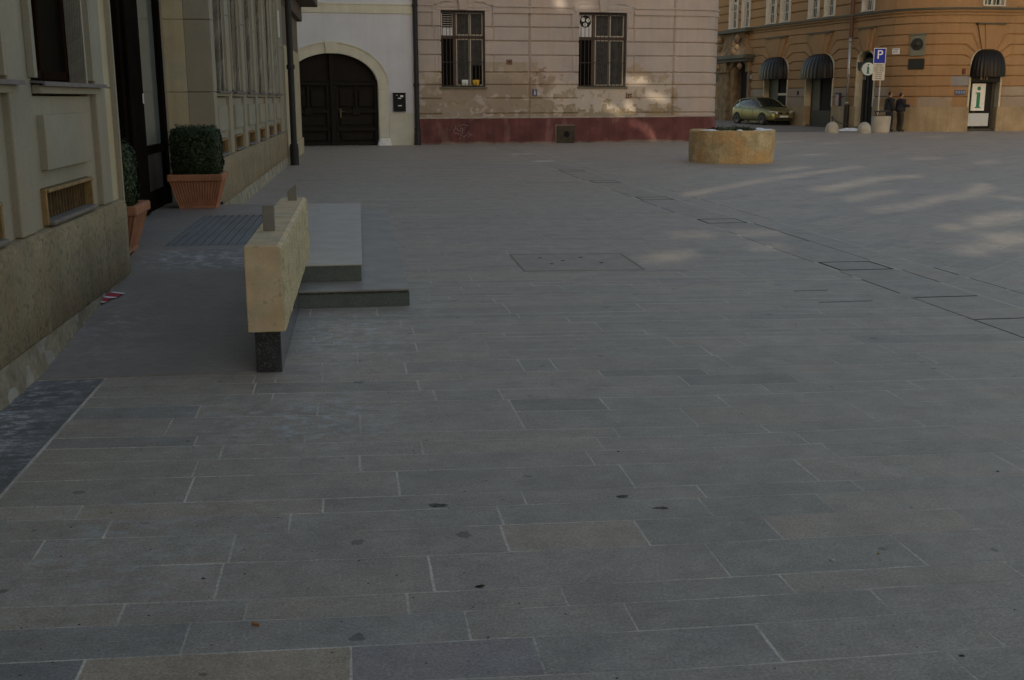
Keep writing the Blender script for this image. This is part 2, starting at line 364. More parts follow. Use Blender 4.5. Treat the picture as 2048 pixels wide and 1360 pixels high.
def row_slabs(f0, f1, cuts, x0=-1.505, x1=XD0, fine_=False, spec=()):
    cuts = sorted(c for c in cuts if x0+.12 < c < x1-.12); cuts = [x0]+cuts+[x1]
    for a, b in zip(cuts[:-1], cuts[1:]):
        n = max(1, int((b-a)/(.05 if fine_ else .5))); xs = np.linspace(a+gap, b-gap, n+1)
        if fine_:
            g1, g2 = rng.uniform(.0013, .0048, 2)*(1 if f0(0) < 4.5 else 1.3 if f0(0) < 6.7 else 2.1); j1, j2 = rng.normal(0, .0009, n+1), rng.normal(0, .0009, n+1); ch = rng.random(n+1) < .04
            lo = [(x, f0(x)+max(.0004, g1+j+(.006 if c_ else 0))) for x, j, c_ in zip(xs, j1, ch)]; hi = [(x, f1(x)-max(.0004, g2+j)) for x, j in zip(xs[::-1], j2)]
            for q_ in (lo, hi):
                q_[0] = (q_[0][0]+(.004 if q_ is lo else -.004)*rng.random(), q_[0][1]+(.004 if q_ is lo else -.004)*rng.random())
            m_ = 5; dx = rng.normal(0, .0010, m_); A_, B_ = lo[-1], hi[0]; side = [(A_[0]+(B_[0]-A_[0])*t_+d_, A_[1]+(B_[1]-A_[1])*t_) for t_, d_ in zip(np.linspace(.15, .85, m_), dx)]
            lo = lo+side
        else:
            lo = [(x, f0(x)+gap) for x in xs]; hi = [(x, f1(x)-gap) for x in xs[::-1]]
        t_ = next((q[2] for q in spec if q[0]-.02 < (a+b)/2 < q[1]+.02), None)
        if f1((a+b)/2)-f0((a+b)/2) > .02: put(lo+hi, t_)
# rows in front of the traced ones
f = [rowY(r) for r in rows]
b0 = f[0]
for k in range(14):
    b1 = (lambda X, g=b0, hh=.28+.04*(k % 3): g(X)-hh)
    row_slabs(b1, b0, np.arange(-1.5+.37*(k % 3), 5, 1.05)+rng.uniform(-.1, .1), fine_=True); b0 = b1
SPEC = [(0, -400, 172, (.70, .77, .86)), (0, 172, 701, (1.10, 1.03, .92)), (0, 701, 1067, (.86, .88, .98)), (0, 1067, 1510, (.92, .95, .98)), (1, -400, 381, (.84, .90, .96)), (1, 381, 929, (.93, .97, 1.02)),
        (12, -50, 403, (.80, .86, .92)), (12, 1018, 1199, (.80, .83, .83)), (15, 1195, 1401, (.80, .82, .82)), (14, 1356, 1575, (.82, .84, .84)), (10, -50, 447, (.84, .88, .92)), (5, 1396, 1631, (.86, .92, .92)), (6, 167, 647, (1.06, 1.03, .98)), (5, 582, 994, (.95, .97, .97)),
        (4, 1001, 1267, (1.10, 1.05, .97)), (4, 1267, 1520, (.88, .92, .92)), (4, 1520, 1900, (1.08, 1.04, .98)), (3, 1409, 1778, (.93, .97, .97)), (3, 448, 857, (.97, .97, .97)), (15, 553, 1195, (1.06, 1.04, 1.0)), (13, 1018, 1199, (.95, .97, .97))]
for k in range(17):
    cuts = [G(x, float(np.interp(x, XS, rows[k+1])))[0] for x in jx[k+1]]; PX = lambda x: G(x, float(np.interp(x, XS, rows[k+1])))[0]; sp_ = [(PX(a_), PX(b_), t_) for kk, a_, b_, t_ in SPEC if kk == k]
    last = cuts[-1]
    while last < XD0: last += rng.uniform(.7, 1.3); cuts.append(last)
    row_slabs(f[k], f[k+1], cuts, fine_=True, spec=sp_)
b0 = f[17]; y = 0
while b0(2) < 58:
    h = rng.choice([.13, .16, .19, .22, .27, .32]); b1 = (lambda X, g=b0, hh=h: g(X)+hh)
    c = []; x = -1.5-rng.uniform(0, 1)
    while x < XD0: x += rng.uniform(.45, 1.35); c.append(x)
    row_slabs(b0, b1, c, x0=(-1.505 if b0(0) < 6.3 else -1.9), fine_=b0(0) < 10); b0 = b1
# dark drain band with covers, border strip
covers = [(9.76, 10.30), (13.80, 14.31), (17.2, 17.72), (20.9, 21.45), (24.3, 24.88), (28.2, 28.7), (6.0-.1, 6.4), (32, 32.5)]
y = -3.
while y < 40:
    L_ = rng.uniform(.55, 1.5); t = tuple(.93*x for x in tone())
    a, b = y, y+L_
    segs = [(a, b)]
    for c0, c1 in covers:
        ns = []
        for p, q in segs:
            if c1 <= p or c0 >= q: ns.append((p, q))
            else:
                if c0 > p+.05: ns.append((p, c0))
                if c1 < q-.05: ns.append((c1, q))
        segs = ns
    for p, q in segs: put([(XD0+.012, p+gap), (XD1-.012, p+gap), (XD1-.012, q-gap), (XD0+.012, q-gap)], t)
    y = b
y = -3.
while y < 48:
    L_ = rng.uniform(.8, 1.6); put([(XD1+.006, y+gap), (XD2-.012, y+gap), (XD2-.012, y+L_-gap), (XD1+.006, y+L_-gap)], tuple(.98*x for x in tone())); y += L_
# diagonal paving beyond
ca, sa = math.cos(R(42)), math.sin(R(42)); v = -50.
while v < 70:
    h = rng.choice([.24, .3, .36, .42]); u = -20.+rng.uniform(0, 1)
    while u < 90:
        L_ = rng.uniform(.6, 1.5)
        cx_, cy_ = u*ca-v*sa, u*sa+v*ca
        if -2 < cy_ < 55 and 4 < cx_ < 52:
            q = [(u+gap, v+gap), (u+L_-gap, v+gap), (u+L_-gap, v+h-gap), (u+gap, v+h-gap)]
            q = [(a*ca-b*sa, a*sa+b*ca) for a, b in q]
            q = clip(q, 1, 0, -XD2-.004)
            q = clip(q, 0, -1, 53)
            put(q)
        u += L_
    v += h
vs = []; fs = []; tc = []
for p, t in zip(slabs, tints):
    z = rng.uniform(-.00015, .00015); b = len(vs); vs += [(x, y, z) for x, y in p]; fs.append(tuple(range(b, b+len(p)))); tc += [t]*len(p)
me = bpy.data.meshes.new('pavement'); me.from_pydata(vs, [], fs); me.update(); set_tint(me, np.array(tc)); me.materials.append(MT['slab'])
bm = bmesh.new(); bm.from_mesh(me); [fc.normal_flip() for fc in bm.faces if fc.normal.z < 0]; bm.to_mesh(me); bm.free()
tag(link('pavement', me), kind='structure')
# strip of bluish slabs against the wall
vs = []; fs = []; tc = []; y = -3.; cutsy = [-3, -1.2, .5, 2.2, 3.6, 5.12, 5.95, 6.52]
for a, b in zip(cutsy[:-1], cutsy[1:]):
    i = len(vs); k = rng.uniform(.85, 1.15); vs += [(-2.05, a+.004, .002), (-1.517, a+.004, .002), (-1.517, b-.004, .002), (-2.05, b-.004, .002)]; fs.append((i, i+1, i+2, i+3)); tc += [(k, k, k)]*4
me = bpy.data.meshes.new('edge_strip'); me.from_pydata(vs, [], fs); me.update(); set_tint(me, np.array(tc)); me.materials.append(MT['strip']); tag(link('edge_strip', me), kind='structure')

# street before the orange house, rising gently away
def roadz(y): return .004 + max(0., (y-53)*.014)
rp = [(13.2, 42.0), (16.8, 50.6), (21.3, 49.9), (23.4, 49.4), (25.2, 49.6), (25.6, 52), (24, 58), (23.6, 75), (10, 75), (8, 60)]
mb = MB(); ys_ = np.linspace(40, 76, 37)
for a, b in zip(ys_[:-1], ys_[1:]):
    pl = clip(clip(rp, 0, 1, -a), 0, -1, b)
    if len(pl) >= 3: mb.add([(x, yy, roadz(yy)) for x, yy in pl], [tuple(range(len(pl)))])
tag(mb.build('street', MT['asph']), kind='structure')

# ------------------------------------------------------------------ manhole covers
def cover(poly, mframe, label, wd=.018, insetm=MT['slab'], holes=False, group='recessed paved covers along the drain line', name='manhole_cover'):
    c = np.mean(poly, axis=0); e = empty(name, (c[0], c[1], 0), 0, label, 'manhole cover', group)
    P = [np.array(p)-c for p in poly]; mb = MB(); n = len(P)
    inn = [p*(1-wd/np.linalg.norm(p)*1.4) for p in P]
    for i in range(n):
        a, b, d, f_ = P[i], P[(i+1) % n], inn[(i+1) % n], inn[i]
        mb.hexa([(*a, -.002), (*b, -.002), (*d, -.002), (*f_, -.002), (*a, .0035), (*b, .0035), (*d, .0035), (*f_, .0035)])
    mb.build('frame', mframe, e)
    mb = MB(); mb.add([(*p, -.0015) for p in inn] + [(*p, .001) for p in inn], [tuple(range(n, 2*n))] + [(i, (i+1) % n, (i+1) % n+n, i+n) for i in range(n)])
    o = mb.build('inset', insetm, e); set_tint(o.data, np.full((len(o.data.vertices), 3), .9))
    if holes:
        for hx, hy in ((-.3, .32), (.12, .3), (-.25, -.1), (.25, -.1), (-.1, .1)):
            m2 = MB(); m2.lathe([(0, .0025), (.022, .0025), (.022, .001)], 10, (hx, hy, 0)); m2.build('lifting_hole', MT['void'], e)
    return e
dk = flat('dark_iron_edge', (.035, .034, .03), .9)
rf = flat('pale_rusty_frame', (.27, .24, .185), .9)
lab = ['recessed square paving cover nearest the camera in the drain band', 'second recessed square cover along the drain band', 'third recessed square cover, before the stone ring',
       'fourth recessed square cover along the drain band', 'small far recessed cover at the end of the drain band']
for (c0, c1), lb in zip(covers[:5], lab):
    cover([(4.47, c0+.01), (5.01, c0+.01), (5.01, c1-.01), (4.47, c1-.01)], dk, lb)
tag(cover([(1.53, 11.35), (2.70, 11.22), (2.67, 10.09), (1.51, 10.17)], rf, 'large square cover with a pale rusty rim in the open paving', holes=True, wd=.02), group=None)
# open dark joints along the drain band
mb = MB()
for x, y0, y1, w_ in [(4.435, 6.6, 9.7, .014), (4.435, 10.3, 12.9, .010), (4.435, 15.2, 17.2, .016), (4.44, 17.8, 19.3, .014), (4.44, 21.6, 24.3, .016), (5.055, 9.0, 9.7, .012), (5.055, 10.4, 13.7, .014), (5.05, 11.9, 13.3, .02), (5.43, 6, 9.8, .016), (5.43, 14, 23, .012)]:
    y = y0
    while y < y1:
        l = rng.uniform(.25, .9); ww_ = w_*rng.uniform(.35, 1.); mb.box(x-ww_/2, x+ww_/2, y, min(y+l, y1), -.004, .0012); y += l+rng.choice([0, .05, .2])
for x0, x1, y, w_ in [(4.46, 5.0, 8.31, .02), (3.6, 3.9, 8.75, .009), (3.6, 4.05, 8.22, .008), (4.45, 5.0, 7.39, .015)]:
    mb.box(x0, x1, y-w_/2, y+w_/2, -.004, .0022)
tag(mb.build('paving_open_joints', dk), kind='structure')

# ------------------------------------------------------------------ left stone house   (local: x out of the wall, y along it)
AL = -math.atan(.0085)
B1 = empty('stone_house', (-1.99, 0, 0), AL, 'pale limestone house with recessed doorway, coarse plinth and ochre vents', 'building')
ZT = 9.5
def lbox(name, m, *b, bevel=.006, parent=None):
    mb = MB()
    for q in b: mb.box(*q)
    return mb.build(name, m, parent or B1, bevel=bevel)
def bay(y0, y1, far=False):
    """one bay between two pilasters: y0..y1 clear width"""
    yw0, yw1 = y0+.30, y1-.07
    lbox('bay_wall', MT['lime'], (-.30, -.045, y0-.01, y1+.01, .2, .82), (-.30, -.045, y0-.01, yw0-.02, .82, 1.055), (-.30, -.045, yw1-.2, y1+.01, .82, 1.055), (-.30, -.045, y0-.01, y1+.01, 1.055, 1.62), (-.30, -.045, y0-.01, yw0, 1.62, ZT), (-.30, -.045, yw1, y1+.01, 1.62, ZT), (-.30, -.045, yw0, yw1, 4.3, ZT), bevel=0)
    lbox('panel', MT['lime'], (-.05, .0, yw0+.05, yw1-.19, 1.165, 1.505), bevel=.004)
    # sill block and zinc sill
    lbox('sill_block', MT['lime'], (-.05, .005, yw0+.02, yw1+.14, 1.635, 1.69))
    s = MB(); yy0, yy1 = yw0-.02, yw1+.26
    if not far: yy1 = yw1+.25
    s.prism([(-.22, 1.725), (.045, 1.708), (.045, 1.682), (.03, 1.682), (.03, 1.695), (-.22, 1.71)], yy0, yy1, 'y'); s.build('sill', MT['sill'], B1)
    # window
    fr = MB(); d = -.16
    for q in ((yw0, yw0+.05, 1.7, 4.3), (yw1-.08, yw1, 1.7, 4.3), ((yw0+yw1)/2-.03, (yw0+yw1)/2+.03, 1.7, 4.3), (yw0, yw1, 1.73, 1.79), (yw0, yw1, 3.2, 3.28)): fr.box(d-.05, d, *q)
    o = fr.build('window', MT['woodr'], B1, bevel=.004)
    p = MB(); p.box(d-.03, d-.02, yw0, yw1, 1.7, 4.3); p.build('pane', MT['glass'], o)
    lbox('window_reveal', MT['limegrey'], (-.30, -.042, yw1, yw1+.025, 1.70, 4.3), bevel=0)
    lbox('window_surround', MT['lime'], (-.30, .0, yw1+.025, y1-.0, 1.73, 4.4), bevel=.004); lbox('window_surround', MT['lime'], (-.045, .0, yw0-.06, yw0-.0, 1.73, 4.4), bevel=.004)
    # vent: slanted ochre frame with grille
    v = MB(); a, b = yw0-.02, yw1-.2; z0, z1 = .825, 1.05
    v.box(-.16, -.012, a, a+.03, z0, z1); v.box(-.16, -.012, b-.035, b, z0, z1); v.box(-.16, .004, a+.03, b-.035, z1-.022, z1)
    vo = v.build('vent', MT['brass'], B1, bevel=.005); vb_ = MB(); vb_.box(-.16, .022, a+.03, b-.035, z0-.004, z0+.028); vb_.build('vent_ledge', MT['ledge'], vo, bevel=.012)
    gmb = MB(); n = 16
    for k in range(n): yy = a+.06+(b-a-.12)*k/(n-1); gmb.box(-.075, -.06, yy-.005, yy+.005, z0+.025, z1-.025)
    gmb.build('grille', MT['brassd'], vo)
    g2 = MB(); g2.box(-.165, -.15, a+.02, b-.02, z0, z1); g2.build('dark_back', MT['void'], vo)
def pil(y0, y1): lbox('pilaster', MT['lime'], (-.30, .0, y0, y1, .815, 1.684), (-.30, .0, y0, y1, 1.690, 2.78), (-.30, .0, y0, y1, 2.785, ZT), bevel=.01)
for k in range(5):                                    # near section, running back past the camera
    ya = 6.66-2.05*k
    pil(ya, ya+.29)
    bay(ya+.29, ya+2.05)
pil(8.71, 9.0)
lbox('corner_pier', MT['limed'], (-.7, -.03, 9.0, 9.34, .2, 1.684), (-.7, -.03, 9.0, 9.34, 1.690, 2.78), (-.7, -.03, 9.0, 9.34, 2.785, ZT), bevel=.008)
lbox('corner_edge', MT['lime'], (-.05, .012, 9.325, 9.36, .2, ZT), bevel=.004)
def plinth(y0, y1, n, out=.035):
    us = np.linspace(y0, y1, n)
    prof = [(-.25, .82), (.0, .81), (.025, .80), (out-.012, .785), (out, .77), (out+.002, .6), (out, .4), (out, .215), (out-.012, .20), (-.25, .20)]
    V = np.zeros((len(prof), n, 3))
    for j, (x, z) in enumerate(prof):
        V[j, :, 0] = x + (rng.normal(0, .0012, n) if .2 < z < .78 else 0); V[j, :, 1] = us; V[j, :, 2] = z
    grid_mesh('plinth', V, None, None, MT['plinth'], B1)
    mb = MB()
    for y in np.arange(y0+1.3, y1-.4, 1.6): m3 = MB(); m3.box(out-.01, out+.003, y-.003, y+.003, .2, .78); m3.build('plinth_joint', MT['base'], B1)
    mb.box(-.2, out, y1-.004, y1, .2, .79); mb.box(-.2, out, y0, y0+.004, .2, .79)
    mb.build('plinth_end', MT['base'], B1)
    nb = 120; V = np.zeros((7, nb, 3)); us = np.linspace(y0, y1, nb)
    for j, z in enumerate(np.linspace(-.05, .21, 7)):
        V[j, :, 0] = .02 + .03*(1-z/.21)*fbm(us*1.5, np.full(nb, z*4+2), 3, 5) + rng.normal(0, .003, nb); V[j, :, 1] = us; V[j, :, 2] = z
    grid_mesh('base_course', V, None, None, MT['base'], B1, flip=True)
plinth(-4, 9.27, 300)
# far section
for k in range(6):
    ya = 15.27+2.0*k
    if k: pil(ya-.6+.22, ya-.0)
    y0 = ya if k else 15.27
    bay(y0, ya+1.62, True)
pil(26.89, 28.3)
plinth(15.05, 28.2, 260)
lbox('corner_pier', MT['lime'], (-.3, .035, 15.0, 15.27, .2, 1.684), (-.3, .035, 15.0, 15.27, 1.690, 2.59), (-.3, .035, 15.0, 15.27, 2.595, ZT), bevel=.01)
# return wall of the recess (faces the camera)
for z0, z1 in ((.2, .25), (.25, 1.684), (1.69, 2.59), (2.595, ZT)):
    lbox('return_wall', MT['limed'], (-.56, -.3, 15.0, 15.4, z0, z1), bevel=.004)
lbox('return_strip', MT['lime'], (-.66, -.56, 14.97, 15.4, .2, ZT), bevel=.004)
# recess: glazed front
FX = -.63
fr = MB()
for a, b in ((9.34, 9.5), (10.4, 10.48), (11.5, 11.58), (12.45, 13.5), (14.78, 14.98)): fr.box(FX-.08, FX+.05, a, b, .2, 4.2)
fr.box(FX-.06, FX+.03, 9.34, 15, 3.0, 3.25); fr.box(FX-.06, FX+.03, 13.5, 14.8, .95, 1.05); fr.box(FX-.06, FX+.03, 13.5, 14.8, .26, .5); fr.box(FX-.06, FX+.03, 9.34, 12.45, .26, .6)
fo = fr.build('shopfront_frame', MT['wood'], B1, bevel=.008)
for a, b in ((9.5, 10.4), (10.48, 11.5), (11.58, 12.45), (13.5, 14.78)):
    p = MB(); p.box(FX-.02, FX-.01, a, b, 1.05, 3.0); p.build('pane', MT['glassg'], fo)
    p = MB(); p.box(FX-.02, FX-.01, a, b, .5, .95); p.build('lower_pane', flat('dark_panel', (.05, .05, .055), .4), fo)
dr = MB(); dr.box(FX+.05, FX+.09, 12.62, 13.35, .3, 3.0); dro = dr.build('door', MT['wood'], B1, bevel=.01)
h_ = MB(); h_.box(FX+.09, FX+.096, 13.28, 13.33, 1.55, 1.66); h_.build('sticker', MT['signw'], dro)
lbox('recess_soffit', MT['limed'], (-3, -.3, 9.0, 15.3, 4.2, ZT), bevel=0)
lbox('house_core', MT['lime'], (-7, -.3, -4, 9.0, 0, ZT), (-7, -.3, 15.4, 28.3, 0, ZT), (-7, -3, 9.0, 15.4, 0, ZT), bevel=0)
# end of the house: stepped-back stone bay with jutting slab above
lbox('end_wall', MT['limed'], (-.3, .02, 28.35, 34.5, .45, 2.9), bevel=.01)
lbox('end_plinth', MT['limed'], (-.3, .06, 28.35, 34.6, 0, .45), bevel=.01)
lbox('end_upper_wall', flat('dark_brown_stone', (.16, .13, .09), .9), (-.3, .0, 28.35, 34.5, 2.905, 3.85), bevel=.01)  # darker brown tone than the wall below
lbox('jutting_slab', flat('brown_soffit', (.13, .105, .085), .9), (-.3, .62, 29.5, 34.8, 4.27, 4.6), (-.3, .14, 29.5, 34.8, 3.85, 4.265), bevel=.02)
lbox('end_core', MT['limed'], (-6, -.3, 28.3, 34.5, 0, ZT), bevel=0)
# downpipe
dp = MB(); px_, py_ = .19, 27.9
dp.tube([(px_, py_, 0.02), (px_, py_, 9)], .075, 14)
for z in (.46, 2.35, 4.6): dp.lathe([(.075, -.06), (.1, -.05), (.1, .05), (.075, .06)], 14, (px_, py_, z))
dp.lathe([(.105, 0), (.105, .12), (.11, .42), (.075, .46)], 14, (px_, py_, 0))
dp.build('downpipe', MT['pipe'], B1, smooth=False)
sg = MB(); sg.box(.0, .02, 26.95, 27.25, 3.0, 3.6); tag(sg.build('house_sign', MT['signw'], None), 'small pale plate high on the limestone wall beside the downpipe', 'sign'); bpy.data.objects['house_sign'].location = (-1.99, 0, 0); bpy.data.objects['house_sign'].rotation_euler = (0, 0, AL)

# ------------------------------------------------------------------ entrance ramp, platform and steps
EN = empty('entrance_ramp', (-1.2, 10, 0), 0, 'dark granite ramp and platform with two wide steps before the recessed doorway', 'ramp')
def eb(name, m, *b, bevel=.006, parent=None):
    mb = MB()
    for q in b: mb.box(q[0]+1.2, q[1]+1.2, q[2]-10, q[3]-10, q[4], q[5])
    return mb.build(name, m, parent or EN, bevel=bevel)
mb = MB(); x0, x1 = -2.0+1.2, -.63+1.2
mb.hexa([(x0, -3.46, -.05), (x1, -3.46, -.05), (x1, .1, -.05), (x0, .1, -.05), (x0, -3.46, .006), (x1, -3.46, .006), (x1, .1, .28), (x0, .1, .28)])
mb.build('ramp_surface', MT['ramp'], EN)
gx = [-1.80+.082*k for k in range(11)]
pm = MB()
pm.box(-1.5, -.6, .1, 5.0, 0, .28); pm.box(.23, .7, .1, -.2+.1, 0, .28) if False else pm.box(.23, .38, .1, 4.4, 0, .28)
eb('platform_edge_slab', MT['steptop2'], (-.82, -.5, 10.1, 14.4, .0, .28), bevel=.003)
pm.box(-.6, .23, .1, .38, 0, .28); pm.box(-.6, .23, 3.12, 4.5, 0, .28); pm.box(-.6, .23, .38, 3.12, 0, .262)
pm.box(-1.5, -.6, 4.5, 5.0, 0, .2799)
pm.build('platform', MT['ramp'], EN)
gr = MB()
for k in range(10): xa = gx[k]+1.2; gr.box(xa+.012, xa+.064, .38, 3.12, .262, .2795)
gr.build('grooved_mat', mat('mat_rib', (.17, .18, .19), .6), EN)
eb('step', MT['steptop'], (-.5, .36, 8.56, 15.0, .125, .14), bevel=.003)
eb('step_riser', MT['green'], (-.5, .345, 8.575, 15.0, 0, .112), bevel=.003)
eb('step_black_band', MT['black'], (-.5, .352, 8.562, 15.0, .112, .125), bevel=0)  # black granite band under the tread
eb('step', MT['steptop2'], (-.5, .0, 8.99, 14.4, .268, .28), bevel=.003)
eb('step_riser', MT['green'], (-.5, -.008, 9.0, 14.4, .14, .268), bevel=.003)
eb('step_side', MT['green'], (.345, .362, 8.58, 15.0, 0, .112), bevel=0)
# parapet
PA = empty('ramp_parapet', (-.56, 6.5, 0), 0, 'ochre sandstone parapet block on a black granite foot beside the ramp', 'parapet')
mb = MB(); mb.box(-.085, .06, .03, 3.2, 0, .258); mb.build('granite_foot', MT['black'], PA, bevel=.004)
mb = MB(); mb.box(.06, .066, .03, 3.2, 0, .25); mb.build('polished_side', MT['polish'], PA)
V = []; pr = [(-.115, .262), (-.115, .74), (-.113, .770), (.075, .770), (.10, .757)]
mb = MB(); L0, L1 = -.05, 3.2
n = len(pr); poly = pr + [(.098, .262)]
mb.prism(poly, L0, L1, 'y'); mb.build('stone_block', MT['sand'], PA, bevel=.006)
nu, nz = 330, 60; us = np.linspace(L0+.002, L1, nu); zs = np.linspace(.262, .757, nz); U, Z = np.meshgrid(us, zs)
dpth = .010*fbm(U*5, Z*5, 1.5, 3) + .009*fbm(U*25, Z*25, 1.6, 9); e_ = np.minimum(np.minimum(U-us[0], .05)/.05, np.minimum(Z-zs[0], .757-Z)/.02); e_ = np.clip(e_, 0, 1)
V = np.stack([.099+dpth*e_, U, Z], -1); grid_mesh('split_face', V, None, None, MT['rough'], PA)
for (bx, by, tri) in ((-.585+.56, .70, 0), (-.57+.56, 2.88, 1)):
    mb = MB()
    if tri: mb.prism([(-.037, .77), (.037, .77), (.037, .905), (-.037, .845)], by, by+.012, 'y')
    else: mb.box(bx-.037-(-.025-bx)*0, bx+.037, by, by+.05, .77, .935)
    o = mb.build('metal_bracket', MT['steel'], PA, bevel=.002)

# ------------------------------------------------------------------ planters with clipped box
def foliage_mesh(w, d, h, n=15000):
    r = np.random.default_rng(4)
    vs = []; fs = []; tc = []
    for k in range(n):
        a = r.random()
        # point on a rounded box surface, jittered inwards
        p = r.uniform(-1, 1, 3); ax = r.choice(5, p=[.22, .22, .18, .18, .2]); p[[0, 0, 1, 1, 2][ax]] = [1, -1, 1, -1, 1][ax]
        q = np.sign(p)*np.abs(p); m_ = np.linalg.norm(np.abs(p)**7)**(1/7) if False else (np.sum(np.abs(p)**6))**(1/6); p = p/m_
        dep = 1-.16*r.random()**2; lump = 1+.05*math.sin(p[0]*7+p[2]*5)*math.sin(p[1]*8+p[2]*3)+r.normal(0, .012)
        c = p*dep*lump*np.array([w/2, d/2, h/2])
        c[2] += h/2; nrm = p+r.normal(0, .55, 3); nrm /= np.linalg.norm(nrm)
        t = np.cross(nrm, r.normal(0, 1, 3)); t /= np.linalg.norm(t); b = np.cross(nrm, t); s = r.uniform(.007, .014)
        i = len(vs); vs += [tuple(c-t*s*1.5), tuple(c-b*s*.8), tuple(c+t*s*1.5), tuple(c+b*s*.8)]; fs.append((i, i+1, i+2, i+3)); g_ = r.uniform(.45, 1.6); tc += [(g_*r.uniform(.8, 1.1), g_, g_*.8)]*4
    # a few sprigs on top
    for k in range(60):
        x, y = r.uniform(-w*.45, w*.45), r.uniform(-d*.45, d*.45)
        for j in range(5):
            c = np.array([x, y, h+.008*j]) + r.normal(0, .004, 3); i = len(vs); vs += [tuple(c+r.normal(0, .009, 3)) for _ in range(3)]; fs.append((i, i+1, i+2)); tc += [(1, 1, .8)]*3
    me = bpy.data.meshes.new('foliage'); me.from_pydata(vs, [], fs); me.update(); set_tint(me, np.array(tc)); me.materials.append(MT['leaf']); return me
PL = empty('planter', (-1.985, 14.22, .281), 0, 'square terracotta planter with clipped box bush against the doorway return wall', 'planter', 'terracotta planters by the doorway')
mb = MB(); tw, bw, ph = .66, .44, .42
nfl = 17
def ring(wd, z, flute=0):
    pts = []
    for sx, sy, dx, dy in ((-1, -1, 1, 0), (1, -1, 0, 1), (1, 1, -1, 0), (-1, 1, 0, -1)):
        for k in range(nfl*2):
            t = k/(nfl*2); off = flute if k % 2 else 0
            x = sx*wd/2 + dx*wd*t; y = sy*wd/2 + dy*wd*t; nx, ny = (dy, -dx); pts.append((x-nx*off, y-ny*off, z))
    return pts
rg = [ring(bw, 0), ring(bw, .03), ring(bw+.004, .035, .007), ring(tw-.05, ph-.09, .009), ring(tw-.045, ph-.085)]
N = len(rg[0])
for i, r_ in enumerate(rg): mb.v += r_
for i in range(len(rg)-1):
    for k in range(N): mb.f.append((i*N+k, i*N+(k+1) % N, (i+1)*N+(k+1) % N, (i+1)*N+k))
mb.f.append(tuple(range(N-1, -1, -1)))
po = mb.build('pot', MT['terra'], PL)
mb = MB(); a, b = tw/2, tw/2-.06
for (x0, x1, y0, y1) in ((-a, a, -a, -b), (-a, a, b, a), (-a, -b, -b, b), (b, a, -b, b)): mb.box(x0, x1, y0, y1, ph-.085, ph)
mb.build('rim', MT['terra'], PL, bevel=.014)
mb = MB(); mb.box(-b, b, -b, b, ph-.09, ph-.04); mb.build('soil', MT['soil'], PL)
fm = foliage_mesh(.58, .54, .60); fo_ = link('foliage', fm, PL); fo_.location = (0, 0, ph-.05)
cr_ = MB(); cr_.box(-.24, .24, -.22, .22, .02, .53); cr_.build('foliage_core', mat('inner_twigs', (.012, .016, .008), .9), PL).location = (0, 0, ph-.05)
P2 = PL.copy(); COL.objects.link(P2); P2.location = (-2.23, 10.12, .281); P2['label'] = 'tall-looking terracotta planter half hidden by the near corner of the limestone house'
for ch in list(PL.children):
    c = ch.copy(); COL.objects.link(c); c.parent = P2
    if ch.name.startswith('foliage'): c.scale = (.92, .92, .93)

# ------------------------------------------------------------------ white house and pink house (one facade line; local x to the right, y inwards)
ang = math.atan2(1.1, 9.72); ca_, sa_ = math.cos(ang), math.sin(ang)
A0 = np.array([2.05, 39.2]); A1_ = (2.05+9.72, 40.3)
def FL(px, py):
    p = onpl(px, py, A0, A1_); q = p[:2]-A0; return float(q[0]*ca_+q[1]*sa_), float(p[2])
def fx(px, py=150): return FL(px, py)[0]
def fz(py, px=1000): return FL(px, py)[1]
BW = empty('white_house', (2.05, 39.2, 0), ang, 'white rendered house with a round-arched carriage gateway', 'building')
BP = empty('pink_house', (2.05, 39.2, 0), ang, 'dusty pink rusticated corner house with barred windows and dark red plinth', 'building')
# white wall with arched opening
xr = fx(757, 200); xc = fx(665, 200); hw = xr-xc; zs_ = fz(172, 757); zt = fz(106, 665); hr = zt-zs_
us = axis(-9, -.06, .045); zs = axis(0, 9, .05)
U, Z = np.meshgrid((us[:-1]+us[1:])/2, (zs[:-1]+zs[1:])/2)
def inarch(X, Zz, e=0): return (np.abs(X-xc) < hw+e) & ((Zz < zs_) | (((X-xc)/(hw+e))**2 + ((Zz-zs_)/(hr+e))**2 < 1))
hole = inarch(U, Z, .02)
UU, ZZ = np.meshgrid(us, zs)
V = np.stack([UU, .004*fbm(UU+20, ZZ, .8, 2), ZZ], -1)
grid_mesh('wall', V, hole, None, MT['white'], BW)
def arc(n=40, e=0, a0=0, a1=math.pi): return [(xc+(hw+e)*math.cos(a), zs_+(hr+e)*math.sin(a)) for a in np.linspace(a0, a1, n)]
def ringmesh(name, e0, e1, y0, y1, m, parent):
    A = arc(48, e0); B = arc(48, e1); mb = MB()
    for i in range(47):
        (a, b), (c, d), (e, f_), (g_, h) = A[i], A[i+1], B[i+1], B[i]
        mb.hexa([(a, y0, b), (c, y0, d), (e, y0, f_), (g_, y0, h), (a, y1, b), (c, y1, d), (e, y1, f_), (g_, y1, h)])
    return mb.build(name, m, parent)
ringmesh('arch_surround', -.0, .33, -.05, .3, MT['cream'], BW); ringmesh('arch_moulding', .33, .37, -.075, .02, MT['cream'], BW)
mb = MB()
for sx in (-1, 1):
    x0 = xc+sx*hw; x1 = xc+sx*(hw+.33); mb.box(x0, x1, -.05, .3, .27, zs_-.14); mb.box(x0, x1, -.053, .3, zs_-.135, zs_)
mb.build('gate_jamb', MT['cream'], BW, bevel=.01)
mb = MB()
